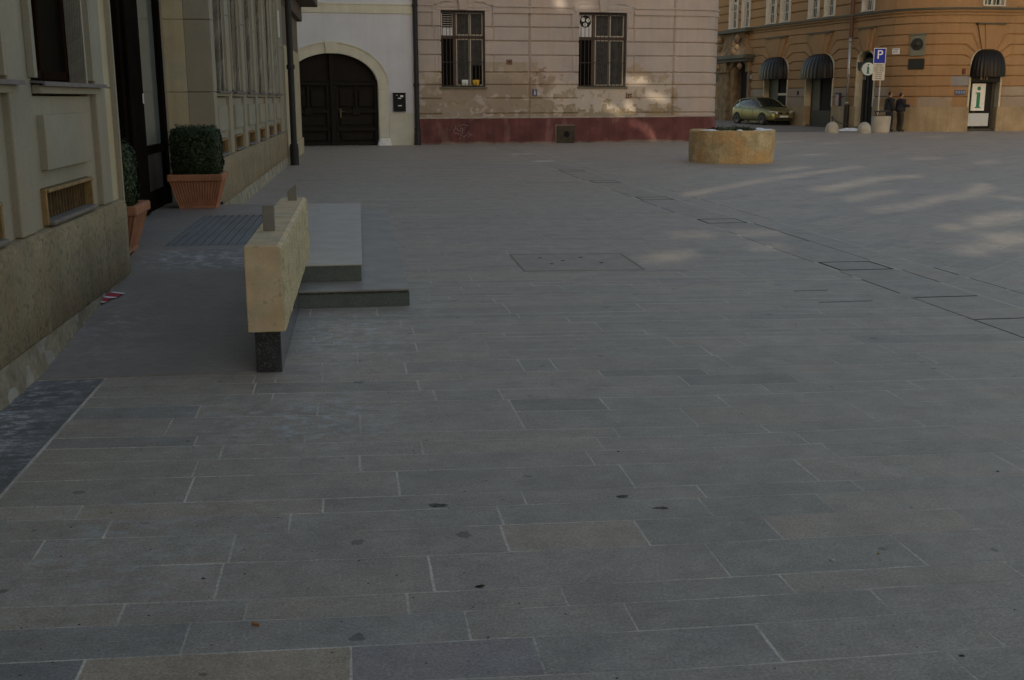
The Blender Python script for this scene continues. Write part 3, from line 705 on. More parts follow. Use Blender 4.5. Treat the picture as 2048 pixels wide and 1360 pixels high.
for sx in (-1, 1):
    x0 = xc+sx*(hw-.06); x1 = xc+sx*(hw+.42); mb.hexa([(min(x0,x1), -.16, 0), (max(x0,x1), -.16, 0), (max(x0,x1), .25, 0), (min(x0,x1), .25, 0), (min(x0,x1)+.07, -.1, .265), (max(x0,x1)-.07, -.1, .265), (max(x0,x1)-.07, .25, .265), (min(x0,x1)+.07, .25, .265)])
mb.build('base_stone', mat('whitewashed_stone', (.62, .62, .6), .9), BW, bevel=.015)
mb = MB(); mb.prism([(xc-.17, zt-.015), (xc+.17, zt-.015), (xc+.215, zt+.38), (xc-.215, zt+.38)], -.12, .05, 'y'); mb.build('keystone', MT['cream'], BW, bevel=.01)
mb = MB(); mb.box(-9, -.06, -.03, .02, fz(26, 700), fz(9, 700)); mb.box(-9, -.06, -.045, .02, fz(9, 700), fz(6, 700)); mb.build('string_course', MT['cream'], BW, bevel=.006)
mb = MB(); mb.box(xc+hw+.35, -.10, -.02, .02, 0, fz(226, 800)); mb.build('dado', mat('cream_dado', (.50, .49, .41), .9, .12, 1.6, streak=.15), BW, bevel=.004)
mb = MB(); mb.box(-9, -.06, .35, 6, 0, 9); mb.box(-9, xc-hw-.1, .02, .35, 0, 9); mb.box(xc+hw+.1, -.06, .02, .35, 0, 9); mb.build('house_core', MT['white'], BW)
# gate leaves
GT = []
mb = MB(); mb.box(xc-hw-.02, xc+hw+.02, .26, .3, .02, zt+.1); gback = mb.build('gate_backing', MT['gate'], BW)
for sx in (-1, 1):
    x0, x1 = (xc-hw+.0, xc-.06) if sx < 0 else (xc+.06, xc+hw)
    mb = MB(); zr = fz(163, 700)
    mb.box(x0, x1, .17, .26, .03, .12); mb.box(x0, x1, .17, .26, .5, .62); mb.box(x0, x0+.13, .17, .26, .12, zr); mb.box(x1-.13, x1, .17, .26, .12, zr)
    mb.box(x0, x1, .15, .26, zr-.14, zr); mb.box(x0, x1, .13, .26, zr+.0, zr+.05)
    xm = (x0+x1)/2; mb.box(x0+.1, x1-.1, .17, .26, 1.10, 1.22); mb.box(xm-.13, xm+.13, .155, .26, 1.02, 1.30); mb.box(xm-.04, xm+.04, .18, .26, 1.3, zr-.1)
    o = mb.build('gate_leaf', MT['gate'], BW, bevel=.012)
    mb = MB()
    for (a, b, c, d) in ((x0+.2, x1-.2, .70, 1.03), (x0+.2, x1-.2, .18, .44), (x0+.2, xm-.1, 1.32, 1.9), (xm+.1, x1-.2, 1.32, 1.9)): mb.box(a, b, .205, .26, c, d)
    mb.build('raised_panel', MT['gate'], o, bevel=.02)
    if sx > 0:
        mb = MB(); hx = x0+.22; mb.box(hx-.025, hx+.025, .145, .175, .95, 1.25); mb.tube([(hx, .12, 1.16), (hx+.13, .12, 1.16)], .012, 6); mb.tube([(hx, .16, 1.16), (hx, .11, 1.16)], .012, 6); mb.build('handle', MT['brassy'], o)
mb = MB(); mb.box(xc-.07, xc+.07, .10, .26, .03, zt-.03); mb.box(xc-.04, xc+.04, .08, .1, .2, 2.0); mb.build('gate_post', MT['gate'], BW, bevel=.01)
# black letter box
q = [FL(x, y) for x, y in ((786, 187), (811, 223))]
LB = empty('letter_box', (0, 0, 0), 0, 'black metal letter box with white stickers on the white wall', 'letter box')
def place(o): o.location = (2.05, 39.2, 0); o.rotation_euler = (0, 0, ang)
def at_f(e, x, z, out=0):   # put an empty on the facade line
    e.location = (2.05+x*ca_+out*sa_, 39.2+x*sa_-out*ca_, z); e.rotation_euler = (0, 0, ang)
wx, hz = q[1][0]-q[0][0], q[0][1]-q[1][1]; at_f(LB, (q[0][0]+q[1][0])/2, q[1][1])
mb = MB(); mb.box(-wx/2, wx/2, -.12, 0, 0, hz); mb.box(-wx/2-.015, wx/2+.015, -.14, 0, hz, hz+.025); mb.build('body', flat('black_box_paint', (.005, .006, .010), .5, spec=.15), LB, bevel=.008)
mb = MB(); mb.box(-.15*wx, .15*wx, -.124, -.12, .30*hz, .35*hz); mb.box(.05*wx, .3*wx, -.123, -.12, .8*hz, .9*hz); mb.box(-.15*wx, .12*wx, -.123, -.12, .71*hz, .76*hz); mb.box(-.28*wx, -.18*wx, -.123, -.12, .88*hz, .92*hz); mb.build('sticker', MT['signw'], LB)
mb = MB(); mb.box(-.3*wx, .3*wx, -.128, -.12, .4*hz, .45*hz); mb.build('slot', MT['void'], LB)

# pink facade
xe = fx(1431, 120)+.29; rad = .85
cv = [(0.06, 0), (xe-rad, 0)] + [(xe-rad+rad*math.sin(a), rad-rad*math.cos(a)) for a in np.linspace(.12, math.pi/2, 12)] + [(xe, rad+.3), (xe, 14)]
CP = Curve(cv)
Wp = np.array([[ca_, -sa_, A0[0]], [sa_, ca_, A0[1]]])
zg = [fz(y) for y in (197, 170, 145, 110.5, 82, 54)]; zp = fz(236.5); zg0 = zp+.06
zgr = [zp+.16] + zg                                       # grooves, bottom up
xw = [(fx(882.5), fx(970.5)), (fx(1157), fx(1251))]; zw0, zw1 = fz(174, 925), fz(21, 925)
vx = [fx(869), fx(987), fx(1144), fx(1266.5)]; xj = fx(1059); xp = fx(1346)
zc0, zc1 = fz(26), fz(15)
us = axis(0, 14.5, .03, [a for w2 in xw for a in w2]); zs = axis(.86, 5.6, .018, [zw0, zw1])
U, Z = np.meshgrid(us, zs); X = U+.06
out = np.zeros_like(U)
for z in zgr: out = np.where((np.abs(Z-z) < .024) & (Z < 4.3), -.065, out)
below = np.zeros_like(U, bool)
for a, b in xw: below |= (X > a-.02) & (X < b+.02) & (Z < zw0)
out = np.where(below, -.012, out)                         # plain apron below each window
for a, b in zip(zgr[3:-1:1], zgr[4:]):
    pass
for k, (za, zb) in enumerate(((zg[2], zg[3]), (zg[4], zg[5]))):
    for i, vxx in enumerate(vx):
        g_ = (np.abs(X-vxx) < .022) & (Z > za-.02) & (Z < zb+.02); out = np.where(g_, -.045, out)
        # narrow window-side strip keeps plain
for a, b in xw:   # moulded architrave
    for side, s in ((a, -1), (b, 1)):
        d_ = (X-side)*s; m_ = (d_ > .0) & (d_ < .10) & (Z > zg[2]) & (Z < zw1+.1); out = np.where(m_ & (np.abs(out) < .001), .018, out)
    m_ = (X > a-.16) & (X < b+.16) & (Z > zw1) & (Z < zw1+.20); out = np.where(m_, .03, out)
    m_ = (X > a-.12) & (X < b+.12) & (Z > zw1+.05) & (Z < zw1+.10); out = np.where(m_, .015, out)
out = np.where(X > xj, out+.02, out); out = np.where(X > xp, out+.035, out)
out = np.where((np.abs(X-xj) < .024) | (np.abs(X-xp) < .02), -.07, out)
hole = np.zeros((len(zs)-1, len(us)-1), bool); um = (us[:-1]+us[1:])/2+.06; zm = (zs[:-1]+zs[1:])/2
for a, b in xw: hole |= ((um > a) & (um < b))[None, :] & ((zm > zw0) & (zm < zw1))[:, None]
T = np.ones(U.shape+(3,))
def blot(x0, x1, z0, z1, col, thr=.5, f=3., seed=1, soft=.1):
    global T
    n_ = fbm(U, Z, f, seed); e1 = np.minimum(np.minimum(X-x0, x1-X), np.minimum(Z-z0, z1-Z))
    k = np.clip((n_-thr+np.clip(e1/.35, -1, 1)*.25)/soft, 0, 1)[..., None]*(e1 > -.3)[..., None]
    T = T*(1-k)+np.array(col)*k
def Q(x0, y0, x1, y1): a = FL(x0, y1); b = FL(x1, y0); return a[0], b[0], a[1], b[1]
blot(*Q(838, 145, 885, 200), (.86, .84, .72), .45, 2.5, 3); blot(*Q(866, 150, 884, 196), (1.02, 1.04, .94), .55, 5, 4, .05)
blot(*Q(884, 178, 942, 224), (.78, .78, .64), .48, 3, 5); blot(*Q(905, 195, 935, 222), (.66, .66, .5), .5, 5, 6, .06)
blot(*Q(972, 142, 1060, 169), (.84, .78, .64), .22, 2, 7); blot(*Q(1063, 146, 1084, 166), (.66, .55, .46), .50, 7, 8, .04)
blot(*Q(1066, 203, 1150, 215), (1.3, 1.38, 1.42), .38, 4, 9, .08); blot(*Q(1060, 214, 1155, 232), (.88, .9, .78), .4, 3, 10)
blot(*Q(1110, 170, 1155, 230), (.82, .82, .68), .42, 3, 11); blot(*Q(1158, 185, 1252, 232), (.85, .85, .70), .32, 3, 12); blot(*Q(1165, 188, 1235, 208), (1.22, 1.27, 1.26), .42, 4, 13, .08)
blot(*Q(1252, 143, 1345, 170), (.86, .79, .64), .38, 2, 14); blot(*Q(1252, 170, 1345, 228), (.92, .86, .68), .42, 3, 15); blot(*Q(1200, 190, 1345, 233), (.75, .7, .5), .50, 5, 16, .05); blot(*Q(1100, 150, 1350, 234), (1.12, 1.16, 1.1), .60, 6, 26, .04); blot(*Q(840, 150, 1110, 236), (.74, .70, .6), .60, 5, 27, .04)
blot(*Q(838, 224, 1346, 237), (.70, .68, .55), .45, 6, 17, .06)
T *= (.93+.14*fbm(U, Z, .5, 30))[..., None]
k = (X > 0); out -= np.where((T[..., 0] < .72), .012, 0)
CP.relief('facade', us, zs, out, hole, T, MT['pink'], BP)
# cornice band pieces
mb = MB()
segs = [(0, vx[0]-.06), (vx[1]-.06, xj-.06), (xj-.06, vx[2]-.06), (vx[3]-.06, xp-.06), (xp-.06, 14)]
for i, (a, b) in enumerate(segs):
    e = .02*(i >= 2)+.03*(i == 4)
    mb = MB(); CP.box(mb, a, b, zc0, zc0+.07, -.02, .05+e); CP.box(mb, a, b, zc0+.07, zc1+.02, -.02, .03+e); CP.box(mb, a, b, zc1+.02, zc1+.07, -.02, .07+e)
    o = mb.build('cornice_band', MT['pink'], BP); set_tint(o.data, np.full((len(o.data.vertices), 3), 1.))
mb = MB(); CP.box(mb, 0, 14.5, 5.6, 11, -.3, .0); o = mb.build('upper_wall', MT['pink'], BP); set_tint(o.data, np.ones((len(o.data.vertices), 3)))
mb = MB(); mb.box(.06, xe-.3, .31, 13, 0, 11); o = mb.build('house_core', MT['pink'], BP); set_tint(o.data, np.ones((len(o.data.vertices), 3)))
# plinth
us2 = axis(0, 14.5, .04); zs2 = axis(0, zp+.01, .04); U2, Z2 = np.meshgrid(us2, zs2)
T2 = np.ones(U2.shape+(3,)); n_ = fbm(U2*2.4, Z2*.25, 1.6, 40); T2 *= (.85+.28*n_)[..., None]
k = np.clip((fbm(U2*1.6, Z2*.5, 2, 50)-.60)/.08, 0, 1)[..., None]; T2 = T2*(1-k)+np.array([2.2, 3.6, 3.3])*k*.3+T2*k*.7
k = np.clip((.10*fbm(U2*3, Z2, 1, 60)+.02-Z2)/.03, 0, 1)[..., None]; T2 = T2*(1-k)+np.array([1.7, 4, 3.5])*k
CP.relief('plinth', us2, zs2, np.full(U2.shape, .055)+.02*(U2+.06 > xj)+.025*(U2+.06 > xp), None, T2, MT['red'], BP)
mb = MB(); CP.box(mb, 0, 14.5, zp, zp+.05, -.02, .085, n=80); o = mb.build('plinth_ledge', mat('grey_ledge', (.33, .29, .25), .9, .25, 5, streak=.2), BP)
def bars(mb, x0, x1, z0, z1, n):
    for k in range(n):
        x = x0+(x1-x0)*(k+.5)/n; mb.box(x-.009, x+.009, .005, .023, z0, z1)
    for z in (z0+.04, z0+(z1-z0)*.33, z0+(z1-z0)*.66, z1-.06): mb.box(x0, x1, .0, .026, z-.012, z+.012)
for i, (a, b) in enumerate(xw):
    mb = MB()
    for q in ((a-.01, a, .0, .25, zw0, zw1), (b, b+.01, 0, .25, zw0, zw1), (a, b, 0, .25, zw0-.01, zw0), (a, b, 0, .25, zw1, zw1+.01)): mb.box(*q)
    o = mb.build('window_reveal', MT['pink'], BP); set_tint(o.data, np.full((len(o.data.vertices), 3), .6))
    W_ = MB(); w_ = b-a; zt_ = zw0+(zw1-zw0)*.655
    for q in ((a, a+.05, zw0, zw1), (b-.05, b, zw0, zw1), (a, b, zw1-.06, zw1), (a, b, zw0, zw0+.04), (a, b, zt_-.05, zt_+.06), (a+w_*.285, a+w_*.36, zw0, zw1)): W_.box(q[0], q[1], .12, .2, q[2], q[3])
    wn = W_.build('window', MT['frame'], BP, bevel=.006)
    W_ = MB()
    xm = a+w_*.665
    for z0, z1 in ((zw0+.04, zt_-.05), (zt_+.06, zw1-.06)):
        for xx0, xx1 in ((a+w_*.36, xm-.015), (xm+.015, b-.05)):
            W_.box(xx0, xx0+.035, .13, .19, z0, z1); W_.box(xx1-.035, xx1, .13, .19, z0, z1); W_.box(xx0+.035, xx1-.035, .13, .19, z1-.035, z1); W_.box(xx0+.035, xx1-.035, .13, .19, z0, z0+.04)
    W_.build('casement', MT['framew'], wn, bevel=.004)
    p = MB(); p.box(a, b, .165, .17, zw0, zw1); p.build('pane', MT['glass'], wn)
    p = MB()
    for k in range(26):
        x = a+w_*.38+(w_*.6)*k/26; p.box(x, x+w_*.6/26*.7, .153-.004*(k % 2), .16, zt_-(.95 if (i == 0 and k > 13) else (zt_-zw0-.05)), zw1-.08)
    p.build('net_curtain', mat('net_curtain', (.075, .072, .068), .9, .3, 8), wn)
    p = MB(); bars(p, a+.01, b-.01, zw0-.0, zw1-.01, 12); p.build('window_bars', MT['bar'], BP)
    p = MB(); p.box(a-.06, b+.06, -.07, .02, zw0-.05, zw0-.005); p.build('window_sill', mat('lichen_sill', (.12, .12, .09), .9), BP)
    p = MB(); p.box(a-.0, b+.0, -.0, .12, zw1-.03, zw1+.0); p.build('window_head', MT['void'], BP)
    # white boarded top-left light
    bx0, bx1, bz0, bz1 = a+.05, a+w_*.285, zt_+.06, zw1-.06
    p = MB(); p.box(bx0, bx1, .13, .15, bz0, bz1); bo = p.build('vent_board', flat('white_board', (.62, .63, .66), .5), wn)
    if i == 0:
        p = MB(); p.box(bx0+.04, bx1-.02, .10, .13, bz1-.50, bz1-.02); p.build('vent_grille', MT['void'], bo)
        p = MB()
        for k in range(6): z = bz1-.46+.075*k; p.box(bx0+.06, bx1-.04, .094, .1, z, z+.022)
        p.build('louvre', MT['framew'], bo)
    else:
        p = MB(); cxx, cz = (bx0+bx1)/2, bz1-.24; n = 20
        p.add([(cxx+.21*math.cos(2*math.pi*k/n), .118, cz+.21*math.sin(2*math.pi*k/n)) for k in range(n)] + [(cxx+.21*math.cos(2*math.pi*k/n), .13, cz+.21*math.sin(2*math.pi*k/n)) for k in range(n)], [tuple(range(n))]+[(k, (k+1) % n, (k+1) % n+n, k+n) for k in range(n)]); p.build('fan_housing', MT['void'], bo)
        for q in range(3):
            aa = 2*math.pi*q/3+.4; p = MB(); p.add([(cxx+.11*math.cos(aa)+.075*math.cos(2*math.pi*k/12), .112, cz+.11*math.sin(aa)+.075*math.sin(2*math.pi*k/12)) for k in range(12)]+[(cxx+.11*math.cos(aa)+.075*math.cos(2*math.pi*k/12), .118, cz+.11*math.sin(aa)+.075*math.sin(2*math.pi*k/12)) for k in range(12)], [tuple(range(12))]+[(k, (k+1) % 12, (k+1) % 12+12, k+12) for k in range(12)]); p.build('fan_blade', MT['signw'], bo)
    # things on the sill inside
    if i == 0:
        for (xx, c_, nm, lb) in ((a+w_*.54, MT['signw'], 'enamel_pot', 'white enamel pot behind the bars of the barred window'), (a+w_*.80, flat('yellow_plastic', (.55, .33, .02), .5), 'yellow_bucket', 'yellow bucket behind the bars of the barred window')):
            p = MB(); p.lathe([(.0, 0), (.10, 0), (.14, .10), (.15, .20), (.135, .20), (.12, .1)], 18); o = p.build('bowl', c_, None, smooth=True)
            e = empty(nm, (0, 0, 0), 0, lb, nm.split('_')[-1]); at_f(e, xx, zw0+.045, -.07); o.parent = e; o.name = 'bowl'; o.scale = (.95, .45, 1)
    # keystone over the window
    kc = (a+b)/2; p = MB(); p.prism([(kc-.13, zw1+.02), (kc+.13, zw1+.02), (kc+.20, zw1+.62), (kc-.20, zw1+.62)], -.10, .02, 'y'); o = p.build('keystone', MT['pink'], BP, bevel=.01); set_tint(o.data, np.ones((len(o.data.vertices), 3)))
# ears of the frame above each window, slanting up
for (a, b) in xw:
    p = MB()
    for s in (-1, 1):
        e0 = a if s < 0 else b; p = MB()
        p.tube([(e0+s*.28, -.03, zg[5]), (e0+s*.28, -.03, zw1+.2), (e0+s*.1, -.03, zw1+.2), (e0-s*.05, -.03, zw1+.30), (e0-s*.35, -.03, zw1+.31)], .02, 6)
        o = p.build('window_moulding', MT['pink'], BP); set_tint(o.data, np.full((len(o.data.vertices), 3), .95))
# downpipe between the houses
xdp = fx(831, 100); p = MB(); p.tube([(0.0, -.1, 0.02), (0.0, -.1, 9)], .085, 14)
for z in (.55, 2.05, 4.7): p.lathe([(.085, -.05), (.105, -.04), (.105, .04), (.085, .05)], 14, (0, -.1, z))
p.lathe([(.12, 0), (.11, .35), (.085, .5)], 14, (0, -.1, 0)); p.build('downpipe', MT['pipe'], BP)
# small wall furniture
def plate(nm, px0, py0, px1, py1, m, label, cat, th=.02, mdet=None, det=None):
    a = FL(px0, py1); b = FL(px1, py0); e = empty(nm, (0, 0, 0), 0, label, cat); at_f(e, (a[0]+b[0])/2, a[1], .0); w_, h_ = b[0]-a[0], b[1]-a[1]
    off = .05 if a[0] > xj else .01
    p = MB(); p.box(-w_/2, w_/2, -off-th, -off+.03, 0, h_); p.build('plate', m, e, bevel=.003)
    if det:
        p = MB()
        for q in det: p.box(w_*(q[0]-.5), w_*(q[1]-.5), -off-th-.004, -off-th, h_*q[2], h_*q[3])
        p.build('lettering', mdet, e)
    return e
plate('house_number_plate', 1064.5, 178.5, 1073, 191.5, flat('enamel_blue', (.02, .05, .16), .4), 'small blue enamel plate with white numerals on the pink wall', 'number plate', .015, MT['signw'],
      [(.35, .45, .72, .9), (.35, .7, .7, .75), (.3, .42, .42, .62), (.42, .6, .4, .46), (.55, .65, .3, .62), (.3, .65, .12, .18), (.3, .4, .12, .34), (.5, .6, .12, .34)])
plate('wall_hatch', 1012.5, 119, 1024.5, 129, mat('rusty_hatch', (.17, .11, .08), .9), 'small rusty hatch set in the pink wall', 'hatch', .01, mat('rust_spot', (.10, .04, .02), .9), [(.3, .7, .3, .7)])
a = FL(1112, 285.5); b = FL(1148, 252)
e = empty('basement_vent', (0, 0, 0), 0, 'dark square basement vent cover with a round hole in the red plinth', 'vent'); at_f(e, (a[0]+b[0])/2, .01, .0); w_, h_ = b[0]-a[0], b[1]-.01
p = MB(); p.box(-w_/2, w_/2, -.10, .02, 0, h_); p.build('cover', mat('mossy_iron', (.055, .045, .03), .9, .3, 6, streak=.3), e, bevel=.01)
p = MB(); p.lathe([(0, 0), (.11, 0), (.11, .012)], 18); o = p.build('hole', MT['void'], e); o.rotation_euler = (R(90), 0, 0); o.location = (0.03, -.10, h_*.52)
p = MB(); p.box(-w_/2-.05, -w_/2-.01, -.095, .0, 0, h_+.06); p.box(-w_/2-.01, w_/2+.01, -.095, 0, h_+.02, h_+.06); p.build('rim', mat('stone_rim', (.17, .14, .11), .9), e)
# pale scribble on the plinth
p = MB(); g0 = FL(893, 268); sc = .012
def stroke(pts): p.tube([(fx(x, 260), -.06, fz(y, 920)) for x, y in pts], .010, 4)
for st in ([(894, 255), (898, 262), (903, 253), (907, 263), (912, 250)], [(905, 262), (911, 256), (917, 262)], [(914, 255), (914, 262), (920, 262), (921, 255)], [(917, 247), (916, 253), (926, 249), (936, 252)], [(924, 255), (924, 268)], [(924, 258), (931, 254), (926, 262)], [(906, 265), (918, 268), (927, 274), (938, 265)], [(936, 263), (940, 268), (935, 275)], [(918, 280), (921, 274)], [(939, 270), (944, 270)]): stroke(st)
tag(p.build('graffiti_scrawl', mat('chalky_scrawl', (.27, .19, .19), .9), None), 'pale scratched graffiti scrawl on the dark red plinth', 'graffiti'); place(bpy.data.objects['graffiti_scrawl'])
p = MB()
for st in ([(1252, 185), (1252, 196)], [(1252, 190), (1263, 189)], [(1257, 186), (1256, 196)], [(1262, 186), (1260, 196)], [(1253, 196), (1264, 193)]): p.tube([(fx(x, 190), -.05, fz(y, 1257)) for x, y in st], .012, 4)
tag(p.build('graffiti_mark', mat('red_marker', (.16, .05, .03), .9), None), 'small red painted mark beside the second barred window', 'graffiti'); place(bpy.data.objects['graffiti_mark'])

# ------------------------------------------------------------------ orange house
OP = [(22.35, 71), (23.3, 64), (24.1, 58), (24.75, 53.2), (25.0, 51.6), (25.22, 50.85), (25.55, 50.3), (26.0, 49.85), (26.6, 49.5), (27.3, 49.32), (28.2, 49.25), (34.0, 49.55)]
BO = empty('orange_house', (25, 51, 0), 0, 'ochre orange corner house with rusticated walls, arched shop openings and carved portal', 'building')
OPl = [(x-25, y-51) for x, y in OP]; CO = Curve(OPl); Wo = np.array([[1, 0, 25.], [0, 1, 51.]])
def oh(px, py): return CO.hit(px, py, Wo)
zpl = 1.13; gs = .472; zcor = 5.40
grooves = [zpl+gs*k for k in range(1, 9)]; rwd = {3.49: (.45, .97, .15), 3.96: (.37, .73, .58), 4.43: (.10, .57, .88)}
# openings: (u0,u1,z springing, z top, bottom)
def opening(pxl, pxr, ytop, yspr, yref):
    u0 = oh(pxl, yref)[0]; u1 = oh(pxr, yref)[0]; um_ = (pxl+pxr)/2; zt_ = oh(um_, ytop)[1]; zs2_ = oh(um_, yspr)[1]
    return u0, u1, zs2_, zt_
O1 = opening(1528, 1574, 114, 138, 180); O2 = opening(1611, 1664, 108, 132, 190); O3 = opening(1711.5, 1746, 102, 124, 190); O4 = opening(1938, 1998, 98, 124, 190)
OPN = [O1, O2, O3, O4]; PT = opening(1468, 1495, 121, 136, 190)
us = axis(0, CO.L, .05); zs = axis(0.9, 9, .0236); U, Z = np.meshgrid(us, zs)
out = np.zeros_like(U); gw = .022
gw = .030; gd = .085
for z in grooves:
    keep = np.ones(U.shape, bool)
    for (u0, u1, z0, z1) in OPN:
        uc = (u0+u1)/2; rw = (u1-u0)/2; key = [k for k in rwd if abs(k-z) < .12]
        if not key: continue
        dd, fx_, fz_ = rwd[key[0]]; d0 = rw+dd; keep &= np.abs(U-uc) > d0
        for s_ in (-1, 1):
            ax_, az_, bx_, bz_ = s_*d0, z, s_*rw*fx_, z0+(z1-z0)*fz_+.04
            Lx, Lz = bx_-ax_, bz_-az_; t_ = np.clip(((U-uc-ax_)*Lx+(Z-az_)*Lz)/(Lx*Lx+Lz*Lz), 0, 1)
            out = np.where(np.hypot(U-uc-ax_-t_*Lx, Z-az_-t_*Lz) < gw*.9, -gd, out)
    out = np.where((np.abs(Z-z) < gw) & keep, -gd, out)
for px in (1783.5, 1912.5, 2021):
    u = oh(px, 120)[0]; out = np.where((np.abs(U-u) < .022), out-.02, out)
ug = oh(2021, 120)[0]; out = np.where(U > ug, out+.03, out)
ua, ub = oh(1783.5, 120)[0], oh(1912.5, 120)[0]
zuf = zcor+.3
for z in [zuf+.42+.47*k for k in range(7)]: out = np.where((np.abs(Z-z) < gw) & ~((U > ua-.1) & (U < ub+.1)) & ~((U > oh(1750, 20)[0])), -gd, out)
hole = np.zeros((len(zs)-1, len(us)-1), bool); um = ((us[:-1]+us[1:])/2)[None, :]; zm = ((zs[:-1]+zs[1:])/2)[:, None]
for (u0, u1, z0, z1) in OPN+[PT]:
    uc = (u0+u1)/2; rw = (u1-u0)/2; hole |= (np.abs(um-uc) < rw) & ((zm < z0) | (((um-uc)/rw)**2+((zm-z0)/(z1-z0))**2 < 1))
WN = [(1460, 1475), (1485, 1499), (1534, 1551), (1562, 1579), (1618, 1636), (1650, 1668), (1725, 1746), (1966, 2004)]
wus = []
for a, b in WN:
    u0, u1 = oh(a, 40)[0], oh(b, 40)[0]; wus.append((u0, u1)); hole |= (um > u0) & (um < u1) & (zm > zuf+.02) & (zm < zuf+2.3)
T = np.ones(U.shape+(3,)); X = U
def blot2(u0, u1, z0, z1, col, hard=True, seed=3):
    global T
    k = ((U > u0) & (U < u1) & (Z > z0) & (Z < z1)).astype(float)
    if not hard: k *= np.clip((fbm(U, Z, 1.6, seed)-.42)/.1, 0, 1)
    T = T*(1-k[..., None])+np.array(col)*k[..., None]
pale = (1.0, 1.35, 2.1)
for a, b, k0, k1, hd in ((1497, 1527, 0, 2, True), (1575, 1610, 0, 2, True), (1666, 1693, 1, 2, True), (1666, 1693, 0, 1, False), (1748, 1790, 0, 2, False), (1835, 1905, 0, 1, False), (2006, 2048, 0, 2, True)):
    blot2(oh(a, 180)[0], oh(b, 180)[0] if b < 2048 else CO.L, zpl+gs*k0, zpl+gs*k1, pale if a > 1700 else (.9, 1.15, 1.8), hd)
blot2(oh(1903, 160)[0], oh(1937, 160)[0], zpl+2*gs, zpl+3*gs, (.75, 1.2, 2.4))
T *= (.9+.22*fbm(U, Z, .35, 80))[..., None]
low_dark = np.clip((1.9-Z)/1.0, 0, 1)*.10; T *= (1-low_dark)[..., None]  # wall tone darkens towards the bottom
CO.relief('facade', us, zs, out, hole, T, MT['orange'], BO)
mb = MB(); CO.box(mb, 0, CO.L, 9, 12, -.4, 0); o = mb.build('upper_wall', MT['orange'], BO); set_tint(o.data, np.ones((len(o.data.vertices), 3)))
mb = MB(); CO.box(mb, 0, CO.L, 0, 12, -1.5, -.9, n=40); mb.build('inner_wall', MT['void'], BO)
# plinth stones, broken at the openings
cuts = [0]+sum([[oh(a, 220)[0], oh(b, 220)[0]] for a, b in ((1436, 1502), (1527, 1575), (1610, 1664), (1710, 1746), (1936, 1992))], [])+[CO.L]
for i in range(0, len(cuts), 2):
    if cuts[i+1] > cuts[i]:
        mb = MB(); CO.box(mb, cuts[i], cuts[i+1], -.2, zpl-.0, -.5, .07, n=max(2, int((cuts[i+1]-cuts[i])/.35)))
        o = mb.build('plinth', MT['stone'], BO); set_tint(o.data, np.ones((len(o.data.vertices), 3)))
# cornice
mb = MB(); CO.box(mb, 0, CO.L, zcor-.12, zcor+.02, -.05, .07, n=90); CO.box(mb, 0, CO.L, zcor+.02, zcor+.12, -.05, .16, n=90); o = mb.build('cornice', MT['orange'], BO); set_tint(o.data, np.full((len(o.data.vertices), 3), .9))
mb = MB(); CO.box(mb, 0, CO.L, zcor+.12, zcor+.2, -.05, .24, n=90); mb.build('cornice_flashing', MT['copper'], BO)
mb = MB(); CO.box(mb, 0, CO.L, zcor+.2, zcor+.28, -.05, .03, n=90); mb.build('cornice_step', MT['orange'], BO); set_tint(bpy.data.objects['cornice_step'].data, np.ones((len(bpy.data.objects['cornice_step'].data.vertices), 3)))
# keystones
for i, (u0, u1, z0, z1) in enumerate(OPN):
    uc = (u0+u1)/2; rw = (u1-u0)/2; kb, kt = min(.30, rw*.42), min(.62, rw*.78); mb = MB(); zt2 = 4.85
    P_ = lambda u, z, o: CO.P(u, z, o)
    kb, kt = rw*.45, rw*.85
    mb.hexa([P_(uc-kb, z1-.02, -.02), P_(uc+kb, z1-.02, -.02), P_(uc+kb, z1-.02, .09), P_(uc-kb, z1-.02, .09), P_(uc-kt, zt2, -.02), P_(uc+kt, zt2, -.02), P_(uc+kt, zt2, .12), P_(uc-kt, zt2, .12)])
    mb.hexa([P_(uc-kb*.5, z1-.02, .09), P_(uc+kb*.5, z1-.02, .09), P_(uc+kb*.5, z1-.02, .13), P_(uc-kb*.5, z1-.02, .13), P_(uc-kt*.5, zt2, .12), P_(uc+kt*.5, zt2, .12), P_(uc+kt*.5, zt2, .17), P_(uc-kt*.5, zt2, .17)])
    o = mb.build('keystone', MT['orange'], BO); set_tint(o.data, np.ones((len(o.data.vertices), 3)))
    mb = MB(); CO.box(mb, uc-kt-.06, uc+kt+.06, zt2, zt2+.06, -.02, .22, n=2); mb.build('keystone_cap', MT['copper'], BO)
    # pale arch rim and reveals
    n = 24; mb = MB()
    for (e0, e1, o0, o1) in ((-.02, .07, -.35, .03),):
        A = [(uc+(rw+e0)*math.cos(a), z0+(z1-z0+e0)*math.sin(a)) for a in np.linspace(0, math.pi, n)]; B = [(uc+(rw+e1)*math.cos(a), z0+(z1-z0+e1)*math.sin(a)) for a in np.linspace(0, math.pi, n)]
        for k in range(n-1):
            q = [A[k], A[k+1], B[k+1], B[k]]; mb.hexa([P_(a, b, o0) for a, b in q]+[P_(a, b, o1) for a, b in q])
        CO.box(mb, u0-.07, u0+.02, zpl, z0, o0, o1, n=1); CO.box(mb, u1-.02, u1+.07, zpl, z0, o0, o1, n=1)
        CO.box(mb, u0-.35, u0+.02, -.1, zpl, -.5, .0, n=1); CO.box(mb, u1-.02, u1+.35, -.1, zpl, -.5, .0, n=1)
    mb.build('arch_rim', mat('pale_arch_stone', (.42, .40, .30), .9), BO)
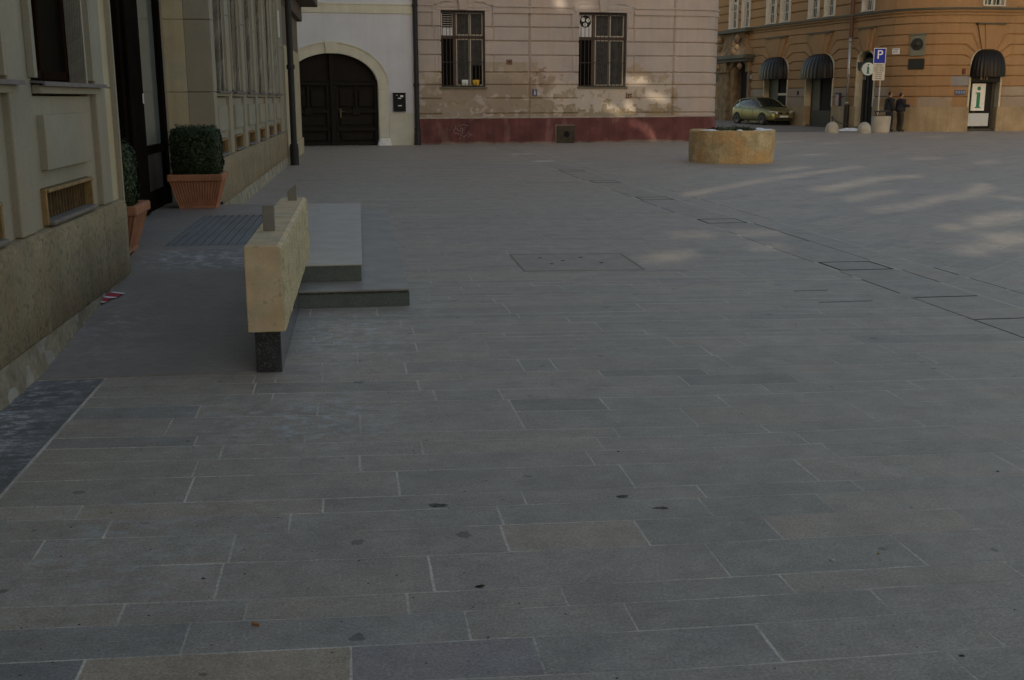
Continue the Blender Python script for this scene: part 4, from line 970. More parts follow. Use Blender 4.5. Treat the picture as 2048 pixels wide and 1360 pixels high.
# shop fronts and door leaves behind
for i, (u0, u1, z0, z1) in enumerate(OPN):
    mb = MB(); CO.box(mb, u0, u1, 0, z1+.1, -.42, -.38, n=3); sf = mb.build('shopfront' if i != 2 else 'door', MT['void'], BO)
    mb = MB()
    for t in ((0, .12), (.30, .36), (.88, 1.)): CO.box(mb, u0+(u1-u0)*t[0], u0+(u1-u0)*t[1], 0.08, z0+.1, -.38, -.33, n=1)
    CO.box(mb, u0, u1, z0-.05, z0+.18, -.38, -.28, n=2); CO.box(mb, u0, u1, 0, .12, -.38, -.1, n=2)
    mb.build('frame', flat('grey_frame', (.04, .042, .036), .6), sf)
    if i == 1:
        mb = MB(); CO.box(mb, u0+(u1-u0)*.08, u0+(u1-u0)*.36, .1, z0-.1, -.33, -.30, n=1); mb.build('grey_door_leaf', flat('grey_door', (.085, .085, .07), .7), sf)
        mb = MB(); CO.box(mb, u0+(u1-u0)*.12, u0+(u1-u0)*.8, .1, .9, -.33, -.26, n=2); mb.build('low_panel', flat('dark_low_panel', (.05, .05, .04), .7), sf)
    if i == 0:
        mb = MB(); CO.box(mb, u0+(u1-u0)*.10, u0+(u1-u0)*.42, .9, z0-.2, -.33, -.30, n=1); mb.build('grey_pane', flat('grey_pane', (.05, .055, .05), .5), sf)
        mb = MB(); CO.box(mb, u0+(u1-u0)*.42, u0+(u1-u0)*.95, 1.7, 1.82, -.33, -.30, n=1); mb.build('shelf', MT['framew'], sf)
    if i == 2:
        mb = MB(); uu = u0+(u1-u0)*.83; CO.box(mb, uu, uu+.05, 1.6, 1.8, -.33, -.30, n=1); CO.box(mb, uu-.1, uu+.05, .98, 1.02, -.33, -.25, n=1); mb.build('handle', MT['chrome'], sf)
        mb = MB(); CO.box(mb, u0, u1, z0-.30, z0+.02, -.34, .02, n=1); mb.build('door_hood', MT['awn'], sf)
        mb = MB(); CO.box(mb, u0-.1, u1+.1, 0, .16, -.4, .12, n=2); mb.build('threshold', MT['stone'], sf); set_tint(bpy.data.objects['threshold'].data, np.full((len(bpy.data.objects['threshold'].data.vertices), 3), .6))
# text helper
def text(s, size, loc, rz, m, parent, name='lettering', ext=.004):
    cu_ = bpy.data.curves.new(name, 'FONT'); cu_.body = s; cu_.size = size; cu_.extrude = ext; cu_.align_x = 'CENTER'; cu_.materials.append(m)
    t_ = bpy.data.objects.new(name, cu_); me = bpy.data.meshes.new_from_object(t_); bpy.data.objects.remove(t_); o = link(name, me); o.rotation_euler = (R(90), 0, rz); o.location = loc; o.parent = parent; return o
def orot(u):
    x0, y0 = CO.at(u-.05); x1, y1 = CO.at(u+.05); return math.atan2(float(y1-y0), float(x1-x0))
# dome awnings
def awning(u0, u1, zb, zt_, dep, label=None):
    uc = (u0+u1)/2; rw = (u1-u0)/2+.05; c0 = np.array(CO.P(uc, 0, 0)); rz = orot(uc)
    e = empty('awning', (0, 0, 0)); e.parent = BO; e.location = (c0[0], c0[1], zb); e.rotation_euler = (0, 0, rz)
    nr, nv = 54, 14; V = np.zeros((nv, nr+1, 3)); hh = zt_-zb
    for j in range(nv):
        v_ = j/(nv-1)*math.pi/2
        for i in range(nr+1):
            a = math.pi*i/nr; rib = 1+.022*(1 if (i % 4) < 2 else -1)*min(1, math.cos(v_)*2)
            # quarter dome: lower rim runs out from the wall, top closes on the arch crown
            x = -rw*math.cos(a)*math.cos(v_)**.55*rib; y = -dep*math.sin(a)**.8*math.cos(v_)**.8*rib; V[j, i] = (x, y, hh*math.sin(v_))
    o = grid_mesh('canopy', V, None, None, MT['awn'], e, smooth=False)
    V2 = np.zeros((2, nr+1, 3))
    for i in range(nr+1): V2[1, i] = V[0, i]; V2[0, i] = V[0, i]+np.array([0, 0, -.16])
    grid_mesh('valance', V2, None, None, MT['awn'], e)
    return e
for (u0, u1, z0, z1), zb, dp_ in ((O1, oh(1550, 157)[1], .75), (O2, oh(1635, 156)[1], .75), (O4, oh(1970, 152)[1], .7)): awning(u0, u1, zb+.12, z1, dp_)
for i, (u, z) in enumerate(((oh(1728, 158)[0], oh(1728, 159)[1]), (oh(1968, 156)[0], oh(1968, 158.5)[1]))):
    p = CO.P(u, z, .04 if i == 0 else .02)
    if i: 
        mb = MB(); CO.box(mb, O4[0]+.02, O4[1]-.02, z-.12, z+.35, -.1, -.02, n=2); fb = mb.build('fascia', MT['awn'], BO)
        p = CO.P(u, z, .0)
    text('B I S', .22, (p[0], p[1]-.01, z), orot(u), MT['framew'], BO)
# upper windows
for (u0, u1) in wus:
    w_ = u1-u0; mb = MB()
    CO.box(mb, u0-.09, u0, zuf-.02, zuf+2.4, -.02, .05, n=1); CO.box(mb, u1, u1+.09, zuf-.02, zuf+2.4, -.02, .05, n=1); CO.box(mb, u0-.09, u1+.09, zuf-.04, zuf+.02, -.3, .09, n=1)
    CO.box(mb, u1-.005, u1, zuf, zuf+2.3, -.3, 0, n=1); CO.box(mb, u0, u0+.005, zuf, zuf+2.3, -.3, 0, n=1)
    wo = mb.build('window', mat('pale_frame_stone', (.42, .42, .38), .8), BO)
    mb = MB()
    for t0, t1 in ((0, .09), (.46, .54), (.91, 1)): CO.box(mb, u0+w_*t0, u0+w_*t1, zuf, zuf+2.3, -.24, -.18, n=1)
    for z in (.0, .5, 1.0, 1.42): CO.box(mb, u0, u1, zuf+z, zuf+z+(.05 if z != 1.42 else .12), -.23, -.19, n=1)
    for t0 in (.25, .72): CO.box(mb, u0+w_*t0, u0+w_*(t0+.035), zuf, zuf+1.4, -.22, -.2, n=1)
    mb.build('sash', flat('white_sash', (.46, .46, .42), .6), wo)
    mb = MB(); CO.box(mb, u0, u1, zuf, zuf+2.3, -.27, -.255, n=1); mb.build('pane', glass('upper_glass', (.02, .028, .026)), wo)
# drain pipe of the orange house
u = oh(1705, 120)[0]; mb = MB(); p0 = CO.P(u, 0, .17); zsp = oh(1705, 75)[1]
mb.tube([(p0[0], p0[1], zsp), (p0[0], p0[1], 9)], .10, 12); mb.build('downpipe', flat('brown_pipe', (.075, .035, .022), .6), BO)
mb = MB(); mb.tube([(p0[0], p0[1], 1.25), (p0[0], p0[1], zsp)], .075, 12)
for z in (1.3, zsp-.15): mb.lathe([(.075, -.06), (.095, -.05), (.095, .05), (.075, .06)], 12, (p0[0], p0[1], z))
mb.build('downpipe_lower', MT['gal'], BO, smooth=True)
mb = MB(); mb.tube([(p0[0], p0[1], 0), (p0[0], p0[1], 1.22)], .13, 12); mb.build('downpipe_boot', MT['pipe'], BO)
# carved portal
u0, u1, z0, z1 = PT; uc = (u0+u1)/2; rw = (u1-u0)/2; PO = empty('portal', (0, 0, 0)); PO.parent = BO
pu0, pu1 = oh(1441, 190)[0], oh(1503, 190)[0]; zc_ = oh(1490, 113)[1]; zk = oh(1480, 66)[1]
P_ = lambda u, z, o: CO.P(u, z, o)
mb = MB()
for a, b, o_ in ((pu0+.1, u0-.45, .35), (u1+.08, pu1-.15, .16)):
    mb = MB(); CO.box(mb, a, b, 0, z0+.2, -.3, o_*.8, n=1); CO.box(mb, a-.05, b+.05, 0, .9, -.3, o_, n=1); CO.box(mb, a-.06, b+.06, z0-.25, z0+.35, -.3, o_+.08, n=1); CO.box(mb, a, b, z0+.35, zc_-.1, -.3, o_, n=1); mb.build('pilaster', MT['stonec'], PO, bevel=.02)
mb = MB(); CO.box(mb, u0-.45, u0, 0, z0, -.5, .1, n=1); mb.build('jamb', MT['stonec'], PO, bevel=.02)
mb = MB(); n = 18
A = [(uc+rw*math.cos(a), z0+(z1-z0)*math.sin(a)) for a in np.linspace(0, math.pi, n)]; B = [(uc+(rw+.42)*math.cos(a), z0+(z1-z0+.4)*math.sin(a)) for a in np.linspace(0, math.pi, n)]
for k in range(n-1):
    q = [A[k], A[k+1], B[k+1], B[k]]; mb.hexa([P_(a, b, -.5) for a, b in q]+[P_(a, b, .22) for a, b in q])
mb.build('arch', MT['stonec'], PO, bevel=.01)
mb = MB(); CO.box(mb, pu0-.05, pu1+.2, zc_-.12, zc_+.08, -.1, .75, n=2); CO.box(mb, pu0, pu1+.1, zc_-.3, zc_-.12, -.1, .55, n=2); mb.build('ledge', MT['copper'], PO)
# flaring hood: narrow under the cornice, sweeping out to the ledge
mb = MB(); steps = 9
for k in range(steps):
    t0_, t1_ = k/steps, (k+1)/steps
    f_ = lambda t: (1-t)**2.2
    za, zb_ = zc_+.08+(zk-zc_-.08)*t0_, zc_+.08+(zk-zc_-.08)*t1_
    wa, wb = .75*f_(t0_), .75*f_(t1_); oa, ob = .30+.38*f_(t0_), .30+.38*f_(t1_)
    mb.hexa([P_(pu0+.65-wa, za, -.1), P_(pu1-.65+wa, za, -.1), P_(pu1-.65+wa, za, oa), P_(pu0+.65-wa, za, oa), P_(pu0+.65-wb, zb_, -.1), P_(pu1-.65+wb, zb_, -.1), P_(pu1-.65+wb, zb_, ob), P_(pu0+.65-wb, zb_, ob)])
mb.build('hood', MT['stonec'], PO)
for (uu, zz, s_) in ((pu0+.75, zk-.35, .2), (pu1-1.0, zk-.35, .2), (uc, z1+.55, .28), (uc, z1+.95, .22), (pu0+.55, z0+.1, .16), (pu1-.6, z0+.1, .16), (pu0+.8, zk-.85, .16), (pu1-1.0, zk-.85, .16)):
    mb = MB(); p = P_(uu, zz, .55); mb.lathe([(0, -s_*1.5), (s_*.8, -s_*.8), (s_, 0), (s_*.6, s_*.8), (0, s_*1.2)], 10, p); mb.build('carved_boss', MT['stonec'], PO, smooth=True)
mb = MB(); CO.box(mb, pu0-.05, pu1+.05, zk, zk+.18, -.1, .62, n=2); mb.build('hood_cornice', MT['copper'], PO)
mb = MB(); CO.box(mb, u0, u1, 0, z1, -.5, -.45, n=1); mb.build('door', MT['void'], PO)
# wall furniture of the orange house
def oplate(nm, x0, y0, x1, y1, m, label, cat, th=.04, group=None, base=.0):
    a = oh(x0, y1); b = oh(x1, y0); u = (a[0]+b[0])/2; p = CO.P(u, 0, base); e = empty(nm, (p[0]+25, p[1]+51, a[1]), orot(u), label, cat, group); w_, h_ = b[0]-a[0], b[1]-a[1]
    mb = MB(); mb.box(-w_/2, w_/2, -th, .03, 0, h_); mb.build('plate', m, e, bevel=.006); return e, w_, h_
def lines(e, w_, h_, rows_, m, th, x0=.12, x1=.88, hh=.5):
    r = random.Random(3)
    mb = MB()
    for k in range(rows_):
        z = h_*(1-(k+.8)/(rows_+.6)); x = x0*w_+r.uniform(0, .12)*w_
        xe_ = w_*(x1-r.uniform(0, .12))
        while x < xe_:
            l = min(r.uniform(.10, .22)*w_, xe_-x); mb.box(x-w_/2, x+l-w_/2, -th-.004, -th, z, z+h_/rows_*hh*.55); x += l+.035*w_
    mb.build('lettering', m, e)
bi = flat('name_blue_ink', (.06, .09, .22), .6)
e, w_, h_ = oplate('street_name_plate', 1784.5, 96.5, 1800, 108.5, MT['signw'], 'small white street name plate between the parking sign and the relief plaque', 'street sign', .02); lines(e, w_, h_, 2, bi, .02)
e, w_, h_ = oplate('street_name_plate', 2029.5, 97, 2052, 108.5, MT['signw'], 'small white street name plate right of the info window', 'street sign', .02); lines(e, w_, h_, 2, bi, .02)
e, w_, h_ = oplate('relief_plaque', 1820, 67, 1852.5, 112, mat('grey_green_marble', (.14, .15, .115), .7, .2, 4), 'stone plaque with a dark round bronze relief on the orange corner', 'plaque', .10)
mb = MB(); n = 28; rr = w_*.42
mb.lathe([(0, .06), (rr*.55, .05), (rr*.9, .02), (rr, .035), (rr, 0)], n); o = mb.build('medallion', flat('dark_bronze', (.025, .026, .022), .5, .3), e, smooth=True); o.rotation_euler = (R(90), 0, 0); o.location = (0, -.10, h_*.52)
mb = MB(); mb.lathe([(0, .05), (rr*.2, .045), (rr*.3, .02), (rr*.32, 0)], 14, sy=1.3); o = mb.build('raised_relief', flat('dark_bronze_relief', (.035, .036, .03), .45, .3), e, smooth=True); o.rotation_euler = (R(90), 0, 0); o.location = (0, -.145, h_*.52)
mb = MB(); mb.box(-w_/2-.05, w_/2+.05, -.14, 0, h_*.93, h_*1.0); mb.build('cap', mat('plaque_cap', (.09, .11, .085), .7), e, bevel=.01)
e, w_, h_ = oplate('inscription_plaque', 1816, 117, 1850, 139, flat('dark_bronze_plate', (.02, .022, .018), .6, .2), 'dark bronze inscription plate below the round relief', 'plaque', .05)
e, w_, h_ = oplate('house_number_plate', 1909, 180, 1931, 189.5, MT['numblue'], 'long blue number plate beside the info window', 'number plate', .03)
mb = MB()
for k in range(4): x = -w_*.36+w_*.24*k; mb.box(x-.035, x-.015, -.036, -.03, h_*.25, h_*.75); mb.box(x+.015, x+.035, -.036, -.03, h_*.25, h_*.75); mb.box(x-.015, x+.015, -.036, -.03, h_*.62, h_*.75)
mb.build('numerals', flat('pale_numeral', (.25, .28, .32), .6), e)
oplate('alarm_box', 1924, 137, 1930.5, 147.5, flat('dark_red_box', (.09, .02, .02), .6), 'small dark red box on the orange wall left of the info awning', 'wall box', .08)
oplate('wall_lamp_box', 1531-32, 150.5, 1505, 158, flat('pale_box', (.3, .28, .3), .6), 'pale round box beside the carved portal', 'wall box', .08)
oplate('dark_notice', 1432, 147, 1444, 162.5, flat('dark_board', (.02, .02, .02), .6), 'dark notice board left of the carved portal', 'notice board', .05)
oplate('wall_slot', 1594, 182, 1598, 190, MT['void'], 'narrow dark slot in the pale patch between the two awnings', 'wall slot', .01)
e, w_, h_ = oplate('gas_meter_box', 1673.5, 188.5, 1682, 211, flat('grey_box_paint', (.26, .24, .24), .6), 'grey and pink meter box with dark edge left of the downpipe', 'meter box', .10)
mb = MB(); mb.box(-w_*.4, w_*.3, -.106, -.1, h_*.45, h_*.75); mb.build('pink_sticker', flat('pink_sticker', (.45, .2, .22), .6), e)
mb = MB(); mb.box(w_*.5, w_*.62, -.13, .02, -.02, h_+.05); mb.box(-w_*.55, w_*.6, -.13, .02, h_, h_+.08); mb.build('dark_edge', MT['ink'], e)
# big info poster and lower white panel in the fourth opening
def serif_i(mb, w_, h_, y0, y1):   # slab-serif lower-case i, centred on 0, base at 0
    mb.box(-w_*.28, w_*.28, y0, y1, 0, h_*.05); mb.box(-w_*.17, w_*.17, y0, y1, h_*.05, h_*.72); mb.box(-w_*.30, -w_*.17, y0, y1, h_*.665, h_*.72)
    n = 20; c = (0, h_*.90); r_ = h_*.095
    pts = [(c[0]+r_*math.cos(2*math.pi*k/n), c[1]+r_*1.0*math.sin(2*math.pi*k/n)) for k in range(n)]; mb.prism(pts, y0, y1, 'y')
e, w_, h_ = oplate('info_poster', 1946, 167, 1977.5, 221.5, MT['signw'], 'white lit-looking poster with a big green letter i in the right shop opening', 'sign', .03, base=-.25)
mb = MB(); serif_i(mb, w_*.75, h_*.80, -.036, -.03); o = mb.build('letter_i', MT['greeni'], e); o.location = (0, 0, h_*.10)
e2, w2, h2 = oplate('window_panel', 1936, 226.5, 1981, 252.5, flat('pale_blue_panel', (.42, .46, .48), .5), 'pale plain panel below the green i poster', 'panel', .04, base=-.2)
# round projecting info sign
c = ony(1736, 138, 50.6); e = empty('info_sign', tuple(c), -.35, 'round white projecting sign with a dark green letter i over the narrow door', 'sign')
for nm, r_, m_, y0, y1 in (('disc', .29, MT['signw'], -.05, .03), ('rim', .31, MT['greeni'], -.035, .06)):
    mb = MB(); n = 36; pts = [(r_*math.cos(2*math.pi*k/n), r_*math.sin(2*math.pi*k/n)) for k in range(n)]; mb.prism(pts, y0, y1, 'y'); mb.build(nm, m_, e)
mb = MB(); serif_i(mb, .26, .44, -.058, -.05); o = mb.build('letter_i', MT['greeni'], e); o.location = (0, 0, -.21)
mb = MB(); mb.tube([(-.0, .05, 0), (-.35, 1.3, 0)], .02, 6); mb.build('bracket', MT['pipe'], e)

# ------------------------------------------------------------------ stone ring
wc = np.array([9.40, 27.35]); RG = empty('stone_ring', (wc[0], wc[1], 0), 0, 'weathered ochre stone well ring with dark planting inside on the open square', 'well')
zw_ = .80; n = 96; rw0 = 1.08
mb = MB(); prof = [(rw0*.985, 0), (rw0*.99, .05), (rw0*1.0, .35), (rw0*1.0, zw_-.04), (rw0*.985, zw_), (rw0*.74, zw_), (rw0*.72, zw_-.03), (rw0*.72, .3)]
vs = []; fs = []
for i in range(n):
    a = 2*math.pi*i/n; oc = 1+.012*math.cos(8*a)
    for r_, z in prof: j_ = rng.normal(0, .0025); vs.append(((r_+j_)*oc*math.cos(a), (r_+j_)*oc*math.sin(a), z+(rng.normal(0, .006) if z > .7 else 0)))
k_ = len(prof)
for i in range(n):
    for j in range(k_-1): fs.append((i*k_+j, ((i+1) % n)*k_+j, ((i+1) % n)*k_+j+1, i*k_+j+1))
mb.add(vs, fs); mb.build('ring_wall', MT['well'], RG, smooth=False)
mb = MB(); mb.lathe([(0, zw_-.2), (rw0*.73, zw_-.22)], 24); mb.build('soil', MT['soil'], RG)
vs = []; fs = []; tc = []; r = np.random.default_rng(9)
for k in range(2600):
    a = r.uniform(0, 2*math.pi); q = math.sqrt(r.random())*rw0*.66; hgt = zw_-.12+.20*r.random()**1.5*(1-(q/(rw0*.7))**2*.5); c = np.array([q*math.cos(a), q*math.sin(a), hgt]); s_ = r.uniform(.012, .03); i = len(vs)
    vs += [tuple(c+r.normal(0, s_, 3)) for _ in range(3)]; fs.append((i, i+1, i+2)); g_ = r.uniform(.5, 1.5); tc += [(g_, g_, g_*.9)]*3
me = bpy.data.meshes.new('planting'); me.from_pydata(vs, [], fs); me.update(); set_tint(me, np.array(tc)); me.materials.append(MT['leaf']); link('planting', me, RG)
def blob(name, c, rx, ry, h, m, parent=None, seed=0, n=26):
    r = np.random.default_rng(seed); V = np.zeros((8, n+1, 3)); ph = r.uniform(0, 6, 4)
    for i in range(n+1):
        a = 2*math.pi*i/n; k = 1+.18*math.sin(2*a+ph[0])+.12*math.sin(3*a+ph[1])+.07*math.sin(7*a+ph[2])
        for j in range(8): t = j/7; V[j, i] = (c[0]+rx*k*(1-t)*math.cos(a), c[1]+ry*k*(1-t)*math.sin(a), c[2]+h*math.sin(t*math.pi/2)*(1+.25*math.sin(5*a+3*t+ph[3])*(t < .95)))
    return grid_mesh(name, V, None, None, m, parent, smooth=True)
for k, (a, l) in enumerate(((-1.05, .22), (-.6, .16), (-2.55, .2), (-1.7, .10), (.4, .2))):
    tag(blob('snow_patch', (wc[0]+rw0*.86*math.cos(a), wc[1]+rw0*.86*math.sin(a), zw_-.005), l, .09, .03, MT['snow'], None, k), 'thin remnant of snow on the rim of the stone ring', 'snow', 'snow remnants on the stone ring')

# ------------------------------------------------------------------ snow, bollards, tub, sign, people, car
c = G(1590, 250, .02); tag(blob('snow_heap', (c[0], c[1], roadz(c[1])-.02), 1.0, .55, .16, MT['snow'], None, 21), 'small heap of old snow in front of the parked car', 'snow')
c = G(1536, 252, .02); tag(blob('snow_heap', (c[0], c[1], 0), .9, .4, .10, MT['snow'], None, 22), 'low grubby snow heap behind the stone ring', 'snow')
c = G(1705, 262, .0); tag(blob('snow_heap', (c[0], c[1]+.3, 0), .85, .6, .12, MT['snow'], None, 23), 'flat white patch of snow between the two stone domes', 'snow')
def dome(px, py, label):
    c = G(px, py); e = empty('bollard', (c[0], c[1]+.3, 0), 0, label, 'bollard', 'low stone dome bollards')
    mb = MB(); mb.lathe([(.30, 0), (.305, .12), (.29, .24), (.25, .35), (.18, .44), (.09, .49), (0, .505)], 28); mb.build('dome', MT['dome'], e, smooth=True); return e
d1 = dome(1669, 266, 'stone dome bollard with an iron ring post on top, before the downpipe'); d2 = dome(1734, 267, 'plain stone dome bollard beside the round concrete tub')
mb = MB(); mb.tube([(0, 0, .48), (0, 0, .62), (.03, 0, .68), (-.03, 0, .74), (-.05, 0, .68), (0, 0, .64)], .03, 8); mb.build('ring_post', MT['bar'], d1)
mb = MB(); pts = [(.05+.16*k, .05*k, .62-.06*k-.05*math.sin(k*.9)) for k in range(7)]
mb.tube(pts, .02, 6); mb.build('chain', MT['bar'], d1)
ct = G(1769, 266); TB = empty('concrete_tub', (ct[0], ct[1]+.42, 0), 0, 'round pale concrete tub with a black bent metal rim on top', 'tub')
mb = MB(); mb.lathe([(0, 0), (.37, 0), (.39, .03), (.425, .70), (.425, .74), (.38, .74), (.36, .5), (0, .5)], 36); mb.build('body', MT['conc'], TB, smooth=False)
mb = MB(); mb.tube([(-.40, -.1, .76), (.40, -.1, .76)], .018, 6); mb.tube([(-.40, -.1, .95), (.40, .1, .97)], .035, 8); mb.tube([(-.38, -.12, .95), (-.26, -.16, .70), (-.14, -.12, .95)], .03, 8); mb.tube([(.40, .1, .97), (.38, .2, .76)], .02, 6); mb.build('metal_rim', MT['bar'], TB)
# parking sign
YS = 49.0; cp = ony(1757.5, 200, YS); PS = empty('parking_sign', (cp[0], YS, 0), -.2, 'blue and white parking sign above a white text panel on a grey pole', 'sign')
q0 = ony(1749, 96, YS); q1 = ony(1769.5, 128, YS); q2 = ony(1749, 160.5, YS); ww = q1[0]-q0[0]; xo = (q0[0]+q1[0])/2-cp[0]
mb = MB(); mb.tube([(0, 0, 0), (0, 0, q0[2]-.05)], .032, 10); mb.build('pole', MT['gal'], PS)
mb = MB(); mb.box(xo-ww/2, xo+ww/2, -.06, -.045, q1[2]+.01, q0[2]); mb.build('panel', MT['signw'], PS, bevel=.003)
mb = MB(); mb.box(xo-ww/2+.025, xo+ww/2-.025, -.064, -.06, q1[2]+.035, q0[2]-.025); mb.build('blue_field', MT['blue'], PS)
hP = (q0[2]-q1[2]); text('P', hP*.78, (xo, -.07, q1[2]+hP*.33), 0, MT['signw'], PS, 'letter_p', .003)
mb = MB(); mb.box(xo-ww/2, xo+ww/2, -.06, -.045, q2[2], q1[2]-.01); tp = mb.build('text_panel', flat('pale_sign', (.42, .42, .36), .5), PS, bevel=.003)
mb = MB(); r_ = random.Random(5); hh = q1[2]-q2[2]
for k in range(8):
    z = q2[2]+hh*(1-(k+.75)/8.4); wl = ww*(.8 if k in (1, 2, 3) else .55); mb.box(xo-wl/2, xo-wl*.05, -.066, -.06, z, z+.028); mb.box(xo+wl*.02, xo+wl/2, -.066, -.06, z, z+.028)
mb.build('lettering', MT['ink'], PS)

# people -------------------------------------------------------------------------------------------------
def skin_body(name, joints, edges, radii, m, parent):
    me = bpy.data.meshes.new(name); me.from_pydata(joints, edges, []); me.materials.append(m); o = link(name, me, parent)
    sm = o.modifiers.new('skin', 'SKIN'); sm.use_smooth_shade = True
    sv = me.skin_vertices[0].data if me.skin_vertices else None
    if sv is None:
        bm = bmesh.new(); bm.from_mesh(me); bm.verts.layers.skin.verify(); bm.to_mesh(me); bm.free(); sv = me.skin_vertices[0].data
    for i, r_ in enumerate(radii): sv[i].radius = (r_ if isinstance(r_, tuple) else (r_, r_))
    sv[0].use_root = True
    s = o.modifiers.new('sub', 'SUBSURF'); s.levels = 1; s.render_levels = 2
    return o
def person(loc, rz, ht, label, jacket, legs, armpose, bag=None):
    """local +x is where the person faces"""
    e = empty('person', loc, rz, label, 'person'); k = ht/1.78
    S_ = lambda L: [(x*k, y*k, z*k) for x, y, z in L]
    # trousers and feet
    J = S_([(0, 0, .92), (-.02, .10, .88), (.01, .11, .50), (-.03, .11, .09), (.13, .12, .04), (.04, -.10, .88), (.07, -.11, .50), (.04, -.11, .09), (.20, -.12, .04), (0, 0, 1.0)])
    skin_body('legs', J, [(0, 1), (1, 2), (2, 3), (3, 4), (0, 5), (5, 6), (6, 7), (7, 8), (0, 9)], [.14*k, .125*k, .09*k, .065*k, .05*k, .125*k, .09*k, .065*k, .05*k, .15*k], legs, e)
    # coat: torso and arms in one surface
    J = [(0, 0, .86), (0, 0, 1.05), (0, 0, 1.28), (.0, 0, 1.44), (-.0, .17, 1.42), (-.0, -.17, 1.42)] + armpose
    E_ = [(0, 1), (1, 2), (2, 3), (3, 4), (3, 5), (4, 6), (6, 7), (5, 8), (8, 9)]
    skin_body('coat', S_(J), E_, [(.27*k, .27*k), (.24*k, .25*k), (.23*k, .25*k), (.13*k, .14*k), .12*k, .12*k, .095*k, .06*k, .095*k, .06*k], jacket, e)
    # hands
    for hnd, sg_ in ((armpose[1], 1), (armpose[3], -1)):
        h = Vector([c*k for c in hnd]); J = [h, h+Vector((.045, 0, -.01))]; E_ = [(0, 1)]; R_ = [.026, .030]
        for f in range(4):
            b = len(J); o_ = Vector((.05, (f-1.5)*.018, -.005)); l = (.055, .065, .06, .045)[f]; J += [h+o_+Vector((.02, 0, 0)), h+o_+Vector((l*.7, 0, -.012)), h+o_+Vector((l, 0, -.03))]; E_ += [(1, b), (b, b+1), (b+1, b+2)]; R_ += [.009, .008, .007]
        b = len(J); J += [h+Vector((.02, -.03*sg_, .0)), h+Vector((.05, -.045*sg_, .0))]; E_ += [(0, b), (b, b+1)]; R_ += [.011, .009]
        skin_body('hand', [tuple(j) for j in J], E_, R_, MT['skin'], e)
    # head
    J = S_([(.01, 0, 1.46), (.02, 0, 1.53), (.02, 0, 1.60), (.025, 0, 1.68), (.01, 0, 1.73)]); hd = skin_body('head', J, [(0, 1), (1, 2), (2, 3), (3, 4)], [.055*k, .06*k, (.095*k, .08*k), (.098*k, .082*k), (.07*k, .06*k)], MT['skin'], e)
    mb = MB(); c = Vector((.12*k, 0, 1.615*k)); mb.add([c+Vector((-.03, 0, .04)), c+Vector((-.03, .018, -.012)), c+Vector((-.03, -.018, -.012)), c+Vector((.012, 0, -.008))], [(0, 1, 3), (0, 3, 2), (1, 2, 3), (0, 2, 1)]); mb.build('nose', MT['skin'], hd, smooth=True)
    for s in (1, -1):
        mb = MB(); mb.lathe([(0, -.03), (.012, -.02), (.016, 0), (.012, .02), (0, .03)], 8, (.02*k, .088*k*s, 1.62*k)); mb.build('ear', MT['skin'], hd, smooth=True)
        mb = MB(); mb.lathe([(0, -.008), (.009, 0), (0, .008)], 8, (.105*k, .032*k*s, 1.645*k)); mb.build('eye', MT['ink'], hd, smooth=True)
    mb = MB(); mb.box(.108*k, .116*k, -.02, .02, 1.565*k, 1.571*k); mb.build('mouth', flat('lips', (.2, .07, .06), .6), hd)
    V = np.zeros((9, 25, 3))
    for j in range(9):
        for i in range(25):
            fr_ = max(0, math.cos(2*math.pi*i/24)); t = j/8*(2.1-.95*fr_); a = 2*math.pi*i/24; rr = .104; V[j, i] = (k*(.008+rr*math.sin(t)*math.cos(a)), k*.089*math.sin(t)*math.sin(a), k*(1.645+.105*math.cos(t)))
    grid_mesh('hair', V, None, None, MT['hair'], e, smooth=True)
    return e
cpn = ony(1778, 225, 49.75); cq = ony(1800, 225, 49.55); h1 = ony(1782, 181.5, 49.75)[2]; h2 = ony(1803, 184, 49.55)[2]; print('people', h1, h2)
person((cpn[0], cpn[1], 0), -.15, h1, 'person in a long dark coat standing behind the concrete tub', MT['cloth'], MT['cloth'],
       [(.03, .24, 1.12), (.10, .22, .88), (.06, -.24, 1.12), (.14, -.2, .90)])
e = person((cq[0], cq[1], 0), -.1, h2, 'person in a dark jacket and olive trousers holding an open map out in front', MT['cloth'], MT['cloth2'],
       [(.12, .22, 1.17), (.40, .08, 1.16), (.12, -.22, 1.17), (.40, -.10, 1.16)])
mb = MB(); mb.prism([(.10, 1.40), (.155, 1.36), (.185, 1.12), (.16, 1.10), (.12, 1.3)], -.07, .05, 'y'); mb.build('shirt', MT['green_shirt'], e)
mp = empty('folded_map', (cq[0]+.56*math.cos(.1), cq[1]-.06, 1.16), -.1, 'small dark folded map held out by the person in the dark jacket', 'map')
mb = MB(); mb.hexa([(-.10, -.15, -.004), (.14, -.15, -.02), (.14, .15, -.02), (-.10, .15, -.004), (-.10, -.15, .004), (.14, -.15, -.01), (.14, .15, -.01), (-.10, .15, .004)]); mb.build('sheet', MT['ink'], mp)

# car ----------------------------------------------------------------------------------------------------
fw = G(1526, 251.5, .06); hd_ = np.array([.20, -.98]); right = np.array([hd_[1], -hd_[0]])*1.0    # car's right-hand side (towards the left of the picture)
